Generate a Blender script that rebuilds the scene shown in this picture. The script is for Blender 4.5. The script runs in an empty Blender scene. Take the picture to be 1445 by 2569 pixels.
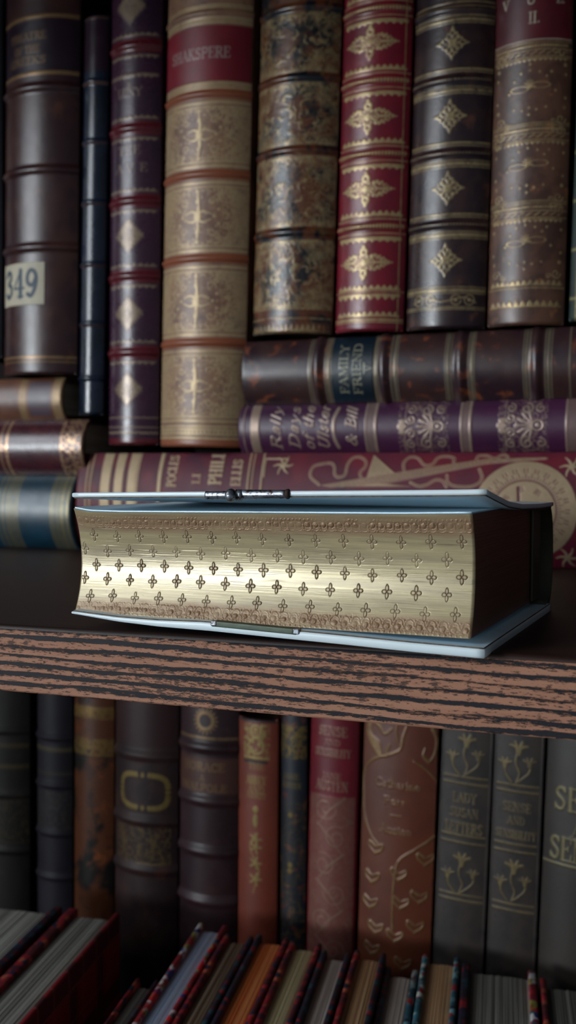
import bpy, bmesh, math, random
import numpy as np
from mathutils import Vector, Matrix

COL = bpy.context.scene.collection
sc = bpy.context.scene
MM = .001

# ------------------------------------------------------------------ camera
F, IW, IH = 2500., 1445, 2569
YAW, PIT, ROL, DD = math.radians(21.3), math.radians(2.38), .004, .2487
CAM = np.array([DD*math.sin(YAW), -DD*math.cos(YAW), .0428])
FW = np.array([-math.sin(YAW)*math.cos(PIT), math.cos(YAW)*math.cos(PIT), -math.sin(PIT)])
_r0 = np.array([math.cos(YAW), math.sin(YAW), 0.]); _u0 = np.cross(_r0, FW)
RT = _r0*math.cos(ROL)+_u0*math.sin(ROL); UP = _u0*math.cos(ROL)-_r0*math.sin(ROL)
def ray(px, py): return FW+RT*(px-IW/2)/F+UP*(IH/2-py)/F
def PY(px, py, Y):
    d = ray(px, py); return CAM+d*(Y-CAM[1])/d[1]
def PZ(px, py, Z):
    d = ray(px, py); return CAM+d*(Z-CAM[2])/d[2]

cam = bpy.data.cameras.new('camera'); co = bpy.data.objects.new('camera', cam); COL.objects.link(co)
cam.sensor_fit = 'HORIZONTAL'; cam.sensor_width = 36; cam.lens = F/IW*36
cam.clip_start = .01; cam.clip_end = 50
cam.dof.use_dof = True; cam.dof.focus_distance = .262; cam.dof.aperture_fstop = cam.lens/2.0
M4 = Matrix(((RT[0], UP[0], -FW[0], CAM[0]), (RT[1], UP[1], -FW[1], CAM[1]), (RT[2], UP[2], -FW[2], CAM[2]), (0, 0, 0, 1)))
co.matrix_world = M4
sc.camera = co

# ------------------------------------------------------------------ tagging / objects
def tag(o, label=None, cat=None, group=None, kind=None):
    if label: o['label'] = label
    if cat: o['category'] = cat
    if group: o['group'] = group
    if kind: o['kind'] = kind
    return o
def empty(name, loc=(0, 0, 0), rot=(0, 0, 0), parent=None):
    o = bpy.data.objects.new(name, None); COL.objects.link(o)
    o.empty_display_size = .01
    o.location = loc; o.rotation_euler = rot; o.parent = parent
    return o
def addobj(name, me, mat, parent=None):
    o = bpy.data.objects.new(name, me); COL.objects.link(o)
    if mat:
        for m in (mat if isinstance(mat, (list, tuple)) else [mat]): me.materials.append(m)
    o.parent = parent
    return o
def mesh_np(name, V, Fq, attrs=None, smooth=True, matidx=None):
    me = bpy.data.meshes.new(name)
    V = np.asarray(V, dtype=np.float32); Fq = np.asarray(Fq, dtype=np.int32)
    me.vertices.add(len(V)); me.vertices.foreach_set('co', V.ravel())
    n = len(Fq)
    me.loops.add(n*4); me.polygons.add(n)
    me.loops.foreach_set('vertex_index', Fq.ravel())
    me.polygons.foreach_set('loop_start', np.arange(0, n*4, 4, dtype=np.int32))
    me.polygons.foreach_set('use_smooth', np.full(n, smooth))
    if matidx is not None: me.polygons.foreach_set('material_index', np.asarray(matidx, dtype=np.int32))
    for k, a in (attrs or {}).items():
        at = me.attributes.new(k, 'FLOAT', 'POINT'); at.data.foreach_set('value', np.asarray(a, dtype=np.float32).ravel())
    me.update(calc_edges=True)
    return me
def gridfaces(nr, nc, off=0, flip=False):
    i = np.arange(nr-1)[:, None]*nc+np.arange(nc-1)[None, :]+off
    f = np.stack([i, i+1, i+nc+1, i+nc], -1).reshape(-1, 4)
    return f[:, ::-1] if flip else f
def bm_obj(name, bm, mat, parent=None, smooth=False):
    me = bpy.data.meshes.new(name); bm.to_mesh(me); bm.free()
    if smooth:
        for p in me.polygons: p.use_smooth = True
    return addobj(name, me, mat, parent)
def rbox(bm, x0, x1, y0, y1, z0, z1, bev=0, seg=2):
    vs = [bm.verts.new((x, y, z)) for x in (x0, x1) for y in (y0, y1) for z in (z0, z1)]
    fs = [(0, 1, 3, 2), (4, 6, 7, 5), (0, 4, 5, 1), (2, 3, 7, 6), (0, 2, 6, 4), (1, 5, 7, 3)]
    faces = [bm.faces.new([vs[i] for i in f]) for f in fs]
    if bev:
        es = list({e for f in faces for e in f.edges})
        bmesh.ops.bevel(bm, geom=es, offset=bev, segments=seg, profile=.5, affect='EDGES')

# ------------------------------------------------------------------ noise helper (numpy)
def vnoise(nr, nc, cr, cc, seed):
    """smooth value noise 0..1 on nr x nc samples with cells of cr x cc samples"""
    rg = np.random.RandomState(seed)
    gr, gc = int(nr/cr)+3, int(nc/cc)+3
    g = rg.rand(gr, gc)
    r = np.arange(nr)/cr; c = np.arange(nc)/cc
    r0 = r.astype(int); c0 = c.astype(int)
    fr = r-r0; fc = c-c0
    fr = (fr*fr*(3-2*fr))[:, None]; fc = (fc*fc*(3-2*fc))[None, :]
    a = g[np.ix_(r0, c0)]; b = g[np.ix_(r0, c0+1)]; d = g[np.ix_(r0+1, c0)]; e = g[np.ix_(r0+1, c0+1)]
    return (a*(1-fc)+b*fc)*(1-fr)+(d*(1-fc)+e*fc)*fr

# ------------------------------------------------------------------ stroke font (serif)
GL = {
'A': (8.5, 't 1 0 4.3 10|T 4.3 10 7.6 0|t 2.3 3.4 6.4 3.4|s 1 0|s 7.6 0'),
'B': (7.5, 'T 2 0 2 10|c 2 10 5.6 9.6 6 7.7 4.8 5.5 2 5.2|C 3.6 5.2 6 4.6 6.6 2.6 5 .3 2 0|s 1.8 0|s 1.8 10'),
'C': (8, 'C 7.2 8 5.6 9.8 3.4 9.5 1.4 7 1.4 3 3.5 .4 5.8 .3 7.4 2.2|t 7.2 7 7.2 9.8'),
'D': (8.5, 'T 2 0 2 10|c 2 10 4.5 9.9|C 4.5 9.8 7 8 7.4 5 7 2 4.5 .1|c 4.5 0 2 0|s 1.8 0|s 1.8 10'),
'E': (7.3, 'T 2 0 2 10|t 1 10 6.4 10 6.6 7.8|t 2 5.2 5 5.2|t 5 6.2 5 4.2|t 1 0 6.5 0 6.9 2.4'),
'F': (7, 'T 2 0 2 10|t 1 10 6.4 10 6.6 7.8|t 2 5.2 5 5.2|t 5 6.2 5 4.2|s 2 0'),
'G': (8.5, 'C 7.2 8 5.6 9.8 3.4 9.5 1.4 7 1.4 3 3.5 .4 5.8 .4 7 1.5|T 7 0 7 4|s 6.8 4|t 7.2 7 7.2 9.8'),
'H': (9, 'T 2 0 2 10|T 7 0 7 10|t 2 5.1 7 5.1|s 2 0|s 2 10|s 7 0|s 7 10'),
'I': (4, 'T 2 0 2 10|s 2 0|s 2 10'),
'J': (5, 'C 3.4 10 3.4 2.5 2.4 .2 .8 .8|s 3.4 10'),
'K': (8.5, 'T 2 0 2 10|t 2 4 6.6 10|T 3.6 5.6 7.4 0|s 2 0|s 2 10|s 6.6 10|s 7.4 0'),
'L': (7, 'T 2 0 2 10|t 1 0 6.3 0 6.6 2.6|s 2 10|s 2 0'),
'M': (10, 't 1.6 0 1.8 10|T 1.8 10 5 1|t 5 1 8 10|T 8.2 10 8.4 0|s 1.6 0|s 8.4 0|s 1.6 10|s 8.4 10'),
'N': (9, 't 1.8 0 1.8 10|T 1.8 10 7.2 0|t 7.2 0 7.2 10|s 1.8 0|s 1.6 10|s 7.2 10'),
'O': (9, 'C 4.5 9.9 2 8.6 1.3 5 2 1.4 4.5 .1 7 1.4 7.7 5 7 8.6 4.5 9.9'),
'P': (7.3, 'T 2 0 2 10|C 3 9.9 5.8 9.5 6.4 7.4 5.4 5.2 2.2 4.8|s 2 0|s 1.8 10'),
'R': (8.2, 'T 2 0 2 10|C 3 9.9 5.8 9.5 6.2 7.5 5.2 5.4 2.2 5|T 4.2 5 7.4 0|s 2 0|s 1.8 10|s 7.5 0'),
'S': (7, 't 6 7.6 6 9.8|C 5.9 8.4 4.6 9.7 2.6 9.4 1.6 7.6 2.6 6 4.6 4.7 5.8 3 5 .7 3 .2 1.2 1.6|t 1.1 2.4 1.1 .1'),
'T': (8, 'T 4 0 4 10|t .8 7.8 1 10 7 10 7.2 7.8|s 4 0'),
'U': (8.7, 'C 2 10 2 3 3.2 .4 5.2 .3 6.8 2.6 7 10|s 2 10|s 7 10'),
'V': (8.5, 'T 1 10 4.4 0|t 4.4 0 7.6 10|s 1 10|s 7.6 10'),
'W': (11, 'T 1 10 3.6 0|t 3.6 0 5.6 9.4|T 5.6 9.4 8 0|t 8 0 10 10|s 1 10|s 10 10'),
'X': (8.5, 'T 1.2 10 7.2 0|t 1.2 0 7 10|s 1.2 10|s 7.2 0|s 1.2 0|s 7 10'),
'Y': (8.3, 'T 1 10 4.2 5|t 4.2 5 7.2 10|T 4.2 5 4.2 0|s 1 10|s 7.2 10|s 4.2 0'),
'.': (3, 'T 1.4 .4 1.5 .6'),
'-': (6, 't 1 4 5 4'),
'&': (9, 'C 7.8 4.5 5.5 .6 3 .2 1.5 2 2.5 4.5 5 6.5 5.2 8.6 3.8 9.6 2.8 8.2 4 5.5 8 0'),
'0': (7, 'C 3.5 9.9 1.8 8 1.4 5 1.8 2 3.5 .1 5.2 2 5.6 5 5.2 8 3.5 9.9'),
'1': (4.5, 'T 2.4 0 2.4 10|t 2.4 10 1 8.6|s 2.4 0'),
'3': (7, 'C 1.4 8.4 3 9.8 5 9.2 5.2 7 3.2 5.4 5.6 4.2 5.6 1.6 3.6 .1 1.3 1.4'),
'4': (7.5, 'T 5 0 5 10|t 5 10 1 3.2 7 3.2|s 5 0'),
'8': (7, 'C 3.5 5.3 1.8 7 2 9 3.5 9.8 5 9 5.2 7 3.5 5.3 1.4 3.4 1.6 1 3.5 .2 5.4 1 5.6 3.4 3.5 5.3'),
'9': (7, 'C 5.6 6.6 4 4.2 1.8 5 1.4 7.6 2.8 9.8 4.8 9.4 5.8 7 5.2 3 3.4 .2 1.6 .8'),
'a': (6, 'C 1.4 5 3 6.3 4.4 5.4 4.4 0|c 4.4 3.6 2 3.2 1.2 1.6 2.4 .1 4.4 1.4'),
'b': (6.3, 'T 1.6 0 1.6 10|C 1.6 5 3.4 6.3 5.2 4.8 5.2 1.6 3.4 0 1.6 1'),
'd': (6.3, 'T 4.8 0 4.8 10|C 4.8 5 3 6.3 1.2 4.8 1.2 1.6 3 0 4.8 1'),
'e': (5.8, 'C 1.2 3.4 4.8 3.6 4.2 5.8 2.6 6.2 1.2 4.4 1.4 1.4 3 .1 4.8 1.2'),
'f': (4, 'T 2 0 2 7|c 2 7 2.6 9.6 4.2 9.4|t .6 6 3.8 6'),
'g': (6, 'C 4.6 5 3 6.3 1.3 5 1.3 2.6 3 1.4 4.6 3|C 4.7 6 4.7 -1 3 -2.8 1.2 -1.6'),
'h': (6.6, 'T 1.6 0 1.6 10|C 1.6 4.4 3.4 6.2 4.8 5 4.9 0'),
'i': (3, 'T 1.5 0 1.5 6|T 1.4 8.4 1.6 8.6'),
'l': (3, 'T 1.5 0 1.5 10'),
'n': (6.6, 'T 1.6 0 1.6 6|C 1.6 4.4 3.4 6.2 4.8 5 4.9 0'),
'o': (6, 'C 3 6.2 1.3 5 1.3 1.4 3 0 4.7 1.4 4.7 5 3 6.2'),
'r': (4.6, 'T 1.6 0 1.6 6|c 1.6 4 2.8 6 4.2 5.6'),
's': (5, 'C 4 5.2 2.6 6.2 1.3 5 2.2 3.4 3.9 2.4 3.6 .5 2 0 1 1'),
't': (4.2, 'C 2 8.6 2 1.2 2.8 0 4 .6|t .6 6 3.8 6'),
'u': (6.6, 'C 1.6 6 1.7 1 3.2 0 4.9 1.6|T 4.9 0 4.9 6'),
'v': (6, 'T 1 6 3 0|t 3 0 5 6'),
'y': (6, 'T 1 6 3 0|t 5 6 3 0 1.6 -2.8'),
' ': (4, ''),
}
def csmooth(P, n=6):
    P = np.array(P, float)
    if len(P) < 3: return P
    Q = np.vstack([2*P[0]-P[1], P, 2*P[-1]-P[-2]]); out = []
    for i in range(1, len(Q)-2):
        p0, p1, p2, p3 = Q[i-1:i+3]
        for t in np.arange(0, 1, 1./n):
            out.append(.5*((2*p1)+(-p0+p2)*t+(2*p0-5*p1+4*p2-p3)*t*t+(-p0+3*p1-3*p2+p3)*t**3))
    out.append(P[-1]); return np.array(out)

class Canvas:
    """height x width field of gilt (g) and second tint (t) in millimetres; x centred, z up from the tail"""
    def __init__(s, S, H, res=.36):
        s.S, s.H = S, H
        s.nc = max(12, int(S/res)+1); s.nr = max(8, int(H/res)+1)
        s.xs = np.linspace(-S/2, S/2, s.nc); s.zs = np.linspace(0, H, s.nr)
        s.dx = s.xs[1]-s.xs[0]; s.dz = s.zs[1]-s.zs[0]
        s.g = np.zeros((s.nr, s.nc)); s.t = np.zeros((s.nr, s.nc)); s.soft = max(s.dx, s.dz)*.7
        s.lay = 'g'; s.k = 1.
    def win(s, x0, x1, z0, z1):
        a = int(np.clip((x0+s.S/2)/s.dx, 0, s.nc)); b = int(np.clip((x1+s.S/2)/s.dx+2, 0, s.nc))
        c = int(np.clip(z0/s.dz, 0, s.nr)); d = int(np.clip(z1/s.dz+2, 0, s.nr))
        return (slice(c, d), slice(a, b)), s.xs[None, a:b], s.zs[c:d, None]
    def put(s, w, m, v=1.):
        A = getattr(s, s.lay); m = np.clip(m, 0, 1)*s.k
        if v > 0: A[w] = np.maximum(A[w], m*v)
        else: A[w] = A[w]*(1-m)
    def cov(s, d): return np.clip(.5-d/(2*s.soft), 0, 1)
    def disc(s, x, z, r, v=1., rz=None):
        rz = rz or r; R = max(r, rz)+s.soft*2
        w, X, Z = s.win(x-R, x+R, z-R, z+R)
        if X.size and Z.size: s.put(w, s.cov((np.hypot((X-x)/r, (Z-z)/rz)-1)*min(r, rz)), v)
    def ring(s, x, z, r, wd, v=1., rz=None, a0=None, a1=None):
        rz = rz or r; R = max(r, rz)+wd+s.soft*2
        w, X, Z = s.win(x-R, x+R, z-R, z+R)
        if X.size and Z.size: s.put(w, s.cov(np.abs((np.hypot((X-x)/r, (Z-z)/rz)-1)*(r+rz)/2)-wd/2), v)
    def line(s, P, wd, v=1.):
        for (x0, z0), (x1, z1) in zip(P[:-1], P[1:]):
            R = wd/2+s.soft*2
            w, X, Z = s.win(min(x0, x1)-R, max(x0, x1)+R, min(z0, z1)-R, max(z0, z1)+R)
            if not (X.size and Z.size): continue
            dx, dz = x1-x0, z1-z0; L = dx*dx+dz*dz+1e-9
            t = np.clip(((X-x0)*dx+(Z-z0)*dz)/L, 0, 1)
            s.put(w, s.cov(np.hypot(X-x0-t*dx, Z-z0-t*dz)-wd/2), v)
    def curve(s, P, wd, v=1.): s.line(csmooth(P, 8), wd, v)
    def taper(s, P, w0, w1, v=1.):
        Q = csmooth(P, 8); n = len(Q)
        for i in range(n-1):
            t = i/(n-1); s.line(Q[i:i+2], w0+(w1-w0)*t, v)
    def poly(s, P, v=1.):
        P = np.array(P, float); w, X, Z = s.win(P[:, 0].min()-1, P[:, 0].max()+1, P[:, 1].min()-1, P[:, 1].max()+1)
        if not (X.size and Z.size): return
        X = X+0*Z; Z = Z+0*X; ins = np.zeros(X.shape, bool); D = np.full(X.shape, 1e9)
        n = len(P)
        for i in range(n):
            x0, z0 = P[i]; x1, z1 = P[(i+1) % n]
            c = ((z0 > Z) != (z1 > Z)) & (X < (x1-x0)*(Z-z0)/((z1-z0) if z1 != z0 else 1e-9)+x0)
            ins ^= c
            dx, dz = x1-x0, z1-z0; L = dx*dx+dz*dz+1e-9
            t = np.clip(((X-x0)*dx+(Z-z0)*dz)/L, 0, 1)
            D = np.minimum(D, np.hypot(X-x0-t*dx, Z-z0-t*dz))
        s.put(w, s.cov(np.where(ins, -D, D)), v)
    def rect(s, x0, x1, z0, z1, v=1.):
        w, X, Z = s.win(x0-1, x1+1, z0-1, z1+1)
        if X.size and Z.size:
            s.put(w, s.cov(np.maximum(np.abs(X-(x0+x1)/2)-(x1-x0)/2, np.abs(Z-(z0+z1)/2)-(z1-z0)/2)), v)
    def band(s, z, wd, v=1., m=0): s.rect(-s.S/2+m, s.S/2-m, z-wd/2, z+wd/2, v)
    def dots(s, z, r, pitch, v=1., m=1.5, rz=None):
        x = -s.S/2+m
        while x < s.S/2-m: s.disc(x, z, r, v, rz); x += pitch
    def scallop(s, z, h, pitch, up=1, wd=.5, m=1.5, fill=True):
        """a line at z with pointed leaves growing up (or down) from it"""
        s.rect(-s.S/2+m, s.S/2-m, z-wd/2, z+wd/2)
        x = -s.S/2+m+pitch/2
        while x < s.S/2-m-pitch/3:
            s.poly([(x-pitch*.42, z), (x-pitch*.36, z+up*h*.45), (x, z+up*h), (x+pitch*.36, z+up*h*.45), (x+pitch*.42, z)])
            x += pitch
    def filigree(s, x0, x1, z0, z1, cell, seed, thr=.42, v=1., wdt=.10):
        w, X, Z = s.win(x0, x1, z0, z1)
        nr, nc = len(Z), X.shape[1]
        if nr < 2 or nc < 2: return
        a = vnoise(nr, nc, cell/s.dz, cell/s.dx, seed); b = vnoise(nr, nc, cell*.6/s.dz, cell*.6/s.dx, seed+7)
        r = np.minimum(np.abs(a-.5), np.abs(b-.5)*1.2)
        s.put(w, np.clip((wdt-r)/.06, 0, 1)*(1 if thr is None else 1), v)
    def scroll(s, x, z, r, dirn, turns=1.3, wd=.6, a0=0.):
        P = []
        for i in range(26):
            t = i/25; a = a0+dirn*t*turns*2*math.pi; q = r*(1-t*.8)
            P.append((x+q*math.cos(a), z+q*math.sin(a)))
        s.line(P, wd)
    def text(s, txt, x, z, h, sp=1., wt=1., shear=0., wx=1., fill=None):
        """centred at x, baseline z, cap height h; fill = wanted total width"""
        tot = sum(GL.get(c, GL[' '])[0] for c in txt)*h/10*wx*sp
        if fill: wx *= fill/tot; tot = fill
        cx = x-tot/2
        for c in txt:
            W_, spec = GL.get(c, GL[' '])
            for st in spec.split('|'):
                if not st: continue
                q = st.split(); n = list(map(float, q[1:]))
                P = np.array(n).reshape(-1, 2)
                X = cx+(P[:, 0]*wx+(P[:, 1]*shear))*h/10; Zc = z+P[:, 1]*h/10
                th, tn = h*.145*wt, h*.065*wt
                Q = np.stack([X, Zc], 1)
                if q[0] == 's': s.line([(X[0]-h*.15*wx, Zc[0]), (X[0]+h*.15*wx, Zc[0])], tn)
                elif q[0] == 'T': s.line(Q, th)
                elif q[0] == 't': s.line(Q, tn)
                elif q[0] == 'C': s.line(csmooth(Q, 5), th*.85)
                elif q[0] == 'c': s.line(csmooth(Q, 5), tn*1.3)
            cx += W_*h/10*wx*sp

# ------------------------------------------------------------------ materials
def lin(h):
    if isinstance(h, str):
        h = h.lstrip('#'); v = [int(h[i:i+2], 16)/255 for i in (0, 2, 4)]
    else: v = h
    return tuple((x/12.92 if x <= .04045 else ((x+.055)/1.055)**2.4) for x in v)+(1.,)
class NT:
    def __init__(s, name):
        s.m = bpy.data.materials.new(name); s.m.use_nodes = True; s.nt = s.m.node_tree
        s.b = s.nt.nodes['Principled BSDF']; s.n = s.nt.nodes; s.l = s.nt.links
    def new(s, t, **kw):
        n = s.n.new(t)
        for k, v in kw.items(): setattr(n, k, v)
        return n
    def sock(s, i, v):
        if hasattr(v, 'is_output'): s.l.new(v, i)
        else: i.default_value = v
    def coord(s, scale=(1, 1, 1), rot=(0, 0, 0), out='Object'):
        tc = s.new('ShaderNodeTexCoord'); mp = s.new('ShaderNodeMapping')
        s.l.new(tc.outputs[out], mp.inputs[0]); mp.inputs['Scale'].default_value = scale; mp.inputs['Rotation'].default_value = rot
        return mp.outputs[0]
    def noise(s, vec, scale, detail=4, rough=.55, dist=0.):
        n = s.new('ShaderNodeTexNoise'); s.l.new(vec, n.inputs['Vector'])
        n.inputs['Scale'].default_value = scale; n.inputs['Detail'].default_value = detail
        n.inputs['Roughness'].default_value = rough; n.inputs['Distortion'].default_value = dist
        return n.outputs[0]
    def ramp(s, v, stops, interp='LINEAR'):
        r = s.new('ShaderNodeValToRGB'); s.l.new(v, r.inputs[0]); e = r.color_ramp.elements; r.color_ramp.interpolation = interp
        while len(e) < len(stops): e.new(.5)
        for i, (p, c) in enumerate(stops):
            e[i].position = p; e[i].color = c if isinstance(c, tuple) else (c, c, c, 1)
        return r.outputs[0]
    def math(s, op, a, b=0., clamp=False):
        n = s.new('ShaderNodeMath', operation=op, use_clamp=clamp); s.sock(n.inputs[0], a); s.sock(n.inputs[1], b); return n.outputs[0]
    def mix(s, f, a, b, mode='MIX'):
        n = s.new('ShaderNodeMix', data_type='RGBA', blend_type=mode); s.sock(n.inputs[0], f); s.sock(n.inputs[6], a); s.sock(n.inputs[7], b); return n.outputs[2]
    def attr(s, name):
        n = s.new('ShaderNodeAttribute'); n.attribute_name = name; return n.outputs['Fac']
    def bump(s, h, dist, strength=1.):
        b = s.new('ShaderNodeBump'); b.inputs['Distance'].default_value = dist; b.inputs['Strength'].default_value = strength
        s.l.new(h, b.inputs['Height']); s.l.new(b.outputs[0], s.b.inputs['Normal'])
    def set(s, **kw):
        for k, v in kw.items(): s.sock(s.b.inputs[k.replace('_', ' ')], v)
        return s.m

def leather(name, c1, c2, c3=None, ms=45, tone='#101010', gold='#a58a55', wear=.35, rough=.42, metal=.55, grain=900, mix3=(.55, .72), coat=0., gmin=0., cut=(.42, .56), spec=.5):
    n = NT(name); v = n.coord()
    a = n.noise(v, ms, 6, .6, .3)
    col = n.mix(n.ramp(a, [(cut[0], 0.), (cut[1], 1.)]), lin(c1), lin(c2))
    if c3:
        b = n.noise(v, ms*2.3, 5, .6, .6)
        col = n.mix(n.ramp(b, [(mix3[0], 0.), (mix3[1], 1.)]), col, lin(c3))
    col = n.mix(n.attr('tone'), col, lin(tone))
    w = n.ramp(n.noise(v, 260, 6, .7), [(wear-.12, gmin), (wear+.12, 1.)])
    g = n.math('MULTIPLY', n.attr('gilt'), w, True)
    gv = n.mix(n.noise(v, 500, 2), lin(gold), tuple(x*.72 for x in lin(gold)[:3])+(1,))
    col = n.mix(g, col, gv)
    rr = n.math('ADD', n.math('MULTIPLY', n.noise(v, 130, 4), .22), rough-.11)
    gn = n.noise(v, grain, 3, .6)
    h = n.math('ADD', gn, n.math('MULTIPLY', g, .3)); n.bump(h, .00012, .6)
    return n.set(Base_Color=col, Roughness=rr, Metallic=n.math('MULTIPLY', g, metal), Coat_Weight=coat, Coat_Roughness=.25, Specular_IOR_Level=spec)

def paper(name, c1, c2, lines=(1, 0, 0), fine=2500, dist=.00015, rough=.75):
    """page edges: fine lines across the given local axis"""
    n = NT(name)
    sx = [9., 9., 9.]
    for i in range(3):
        if lines[i]: sx[i] = fine
    v = n.coord(tuple(sx))
    a = n.noise(v, 1., 3, .7); b = n.noise(n.coord(tuple(x*.12 if x > 10 else x for x in sx)), 1., 3, .6)
    f = n.math('ADD', n.math('MULTIPLY', a, .5), n.math('MULTIPLY', b, .5))
    col = n.mix(n.ramp(f, [(.38, 0.), (.62, 1.)]), lin(c1), lin(c2))
    n.bump(f, dist, .8)
    return n.set(Base_Color=col, Roughness=rough, Specular_IOR_Level=.2)

M_page = paper('aged_page_edges', '#8c7f6c', '#b8ac94', (1, 0, 0))
M_board = leather('dark_board_cloth', '#1c1412', '#2a1c18')

# ------------------------------------------------------------------ book builder
class Book:
    """upright local frame: x across the spine, y depth into the shelf, z from tail (0) to head (H); crest of the spine faces -y"""
    def __init__(s, name, w, H, D, phi=45, res=.36, bands=(), band_h=1.1, band_w=3.2, emb=.05):
        s.name, s.w, s.H, s.D = name, w, H, D
        s.phi = math.radians(phi); s.R = w/2/math.sin(s.phi); s.S = 2*s.R*s.phi; s.b = s.R*(1-math.cos(s.phi))
        s.cv = Canvas(s.S, H, res); s.bands = bands; s.bh, s.bw, s.emb = band_h, band_w, emb
        s.tailcut = 0.
    def surf(s, X, off):
        a = X/s.R
        return (s.R+off)*np.sin(a), s.R-(s.R+off)*np.cos(a)
    def prof(s, Z):
        o = np.zeros_like(Z)
        for zb in s.bands:
            d = np.abs(Z-zb)/(s.bw/2)
            o += s.bh*np.where(d < 1.3, .5*(1+np.cos(np.pi*np.clip(d/1.3, 0, 1))), 0)
        e = np.minimum(Z, s.H-Z)
        return o-.9*np.clip(1-e/1.6, 0, 1)**2
    def build(s, loc, rot, mat, pagemat=None, boardmat=None, label=None, group=None, boards=True):
        E_ = empty(s.name, loc, rot); tag(E_, label, 'book', group)
        s.root = E_
        c = s.cv; X = c.xs[None, :]+0*c.zs[:, None]; Z = c.zs[:, None]+0*c.xs[None, :]
        off = s.prof(Z)+s.emb*c.g
        x, y = s.surf(X, off)
        # head caps sag a little in the middle, like old spines do
        V = np.stack([x, y, Z], -1)
        rows = [V[0]*1, V, V[-1]*1]
        def lip(zv, o):
            xx, yy = s.surf(c.xs, np.full(c.nc, o)); return np.stack([xx, yy, np.full(c.nc, zv)], -1)
        allv = np.concatenate([lip(6., -1.7)[None], lip(.4, -1.8)[None], V, lip(s.H-.4, -1.8)[None], lip(s.H-6, -1.7)[None]], 0)
        z2 = np.zeros((2, c.nc))
        g = np.concatenate([z2, c.g, z2]); t = np.concatenate([z2, c.t, z2])
        nr = allv.shape[0]
        me = mesh_np('spine', allv.reshape(-1, 3)*MM, gridfaces(nr, c.nc), {'gilt': g, 'tone': t})
        addobj('spine', me, mat, E_)
        if boards:
            th = min(2.4, s.w*.12)
            for sg in (-1, 1):
                bm = bmesh.new(); x0, x1 = sorted((sg*s.w/2*MM, sg*(s.w/2-th)*MM))
                rbox(bm, x0, x1, (s.b-.3)*MM, s.D*MM, 0, s.H*MM, .0006, 2)
                bm_obj('board', bm, boardmat or mat, E_)
            bm = bmesh.new()
            rbox(bm, -(s.w/2-th)*MM, (s.w/2-th)*MM, (s.b+.6)*MM, (s.D-3)*MM, 3*MM, (s.H-3)*MM)
            bm_obj('page_block', bm, pagemat or M_page, E_)
        return E_
    def patch(s, name, x0, x1, z0, z1, paint, mat, off=.3, res=.3, label=None):
        c = Canvas(x1-x0, z1-z0, res); paint(c)
        X = c.xs[None, :]+(x0+x1)/2+0*c.zs[:, None]; Z = c.zs[:, None]+z0+0*c.xs[None, :]
        o = s.prof(Z)+off+.05*c.g
        x, y = s.surf(X, o); V = np.stack([x, y, Z], -1)
        # thickness: turned-down rim
        Vb = V.copy(); xb, yb = s.surf(X, s.prof(Z)-.3); Vb = np.stack([xb, yb, Z], -1)
        n0 = V.shape[0]*V.shape[1]; nr, nc = V.shape[:2]
        ring = np.concatenate([np.arange(nc), (np.arange(1, nr))*nc+nc-1, (nr-1)*nc+np.arange(nc-2, -1, -1), np.arange(nr-2, 0, -1)*nc])
        vb = Vb.reshape(-1, 3)[ring]; m = len(ring); i = np.arange(m)
        rf = np.stack([ring[i], n0+i, n0+(i+1) % m, ring[(i+1) % m]], 1)
        allv = np.concatenate([V.reshape(-1, 3), vb]); z = np.zeros(m)
        me = mesh_np(name, allv*MM, np.concatenate([gridfaces(nr, nc), rf]), {'gilt': np.concatenate([c.g.ravel(), z]), 'tone': np.concatenate([c.t.ravel(), z])})
        o_ = addobj(name, me, mat, s.root)
        if label: o_['label'] = label
        return o_

YS = .222
def upright(name, bl, br, yb, tl, tr, yt, H, D=140, phi=45, zbase=None, wf=.985, **kw):
    """stand a book where its joints were measured: tail edge at yb, second pair of joint points at yt"""
    a, b = PY(bl, yb, YS)*1000, PY(br, yb, YS)*1000; c, d = PY(tl, yt, YS)*1000, PY(tr, yt, YS)*1000
    cb, ct = (a+b)/2, (c+d)/2
    lean = (ct[0]-cb[0])/(ct[2]-cb[2])
    w = (b[0]-a[0])*wf
    B = Book(name, w, H, D, phi, **kw)
    B.lean = math.atan(lean); B.base = np.array([cb[0], YS*1000-B.b, zbase if zbase is not None else cb[2]])
    cs, sn = math.cos(B.lean), math.sin(B.lean)
    def zof(py):
        px = bl+(br-bl)*.5+((tl+tr)/2-(bl+br)/2)*(py-yb)/(yt-yb)
        p = PY(px, py, YS-B.b*.7*MM)*1000-B.base
        return p[0]*sn+p[2]*cs
    def xof(px, py):
        p = PY(px, py, YS-B.b*.75*MM)*1000-B.base
        x = p[0]*cs-p[2]*sn
        return B.R*math.asin(max(-.98, min(.98, x/B.R)))
    B.z, B.x = zof, xof
    B.loc = tuple(B.base*MM); B.rot = (0, B.lean, 0)
    return B
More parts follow.
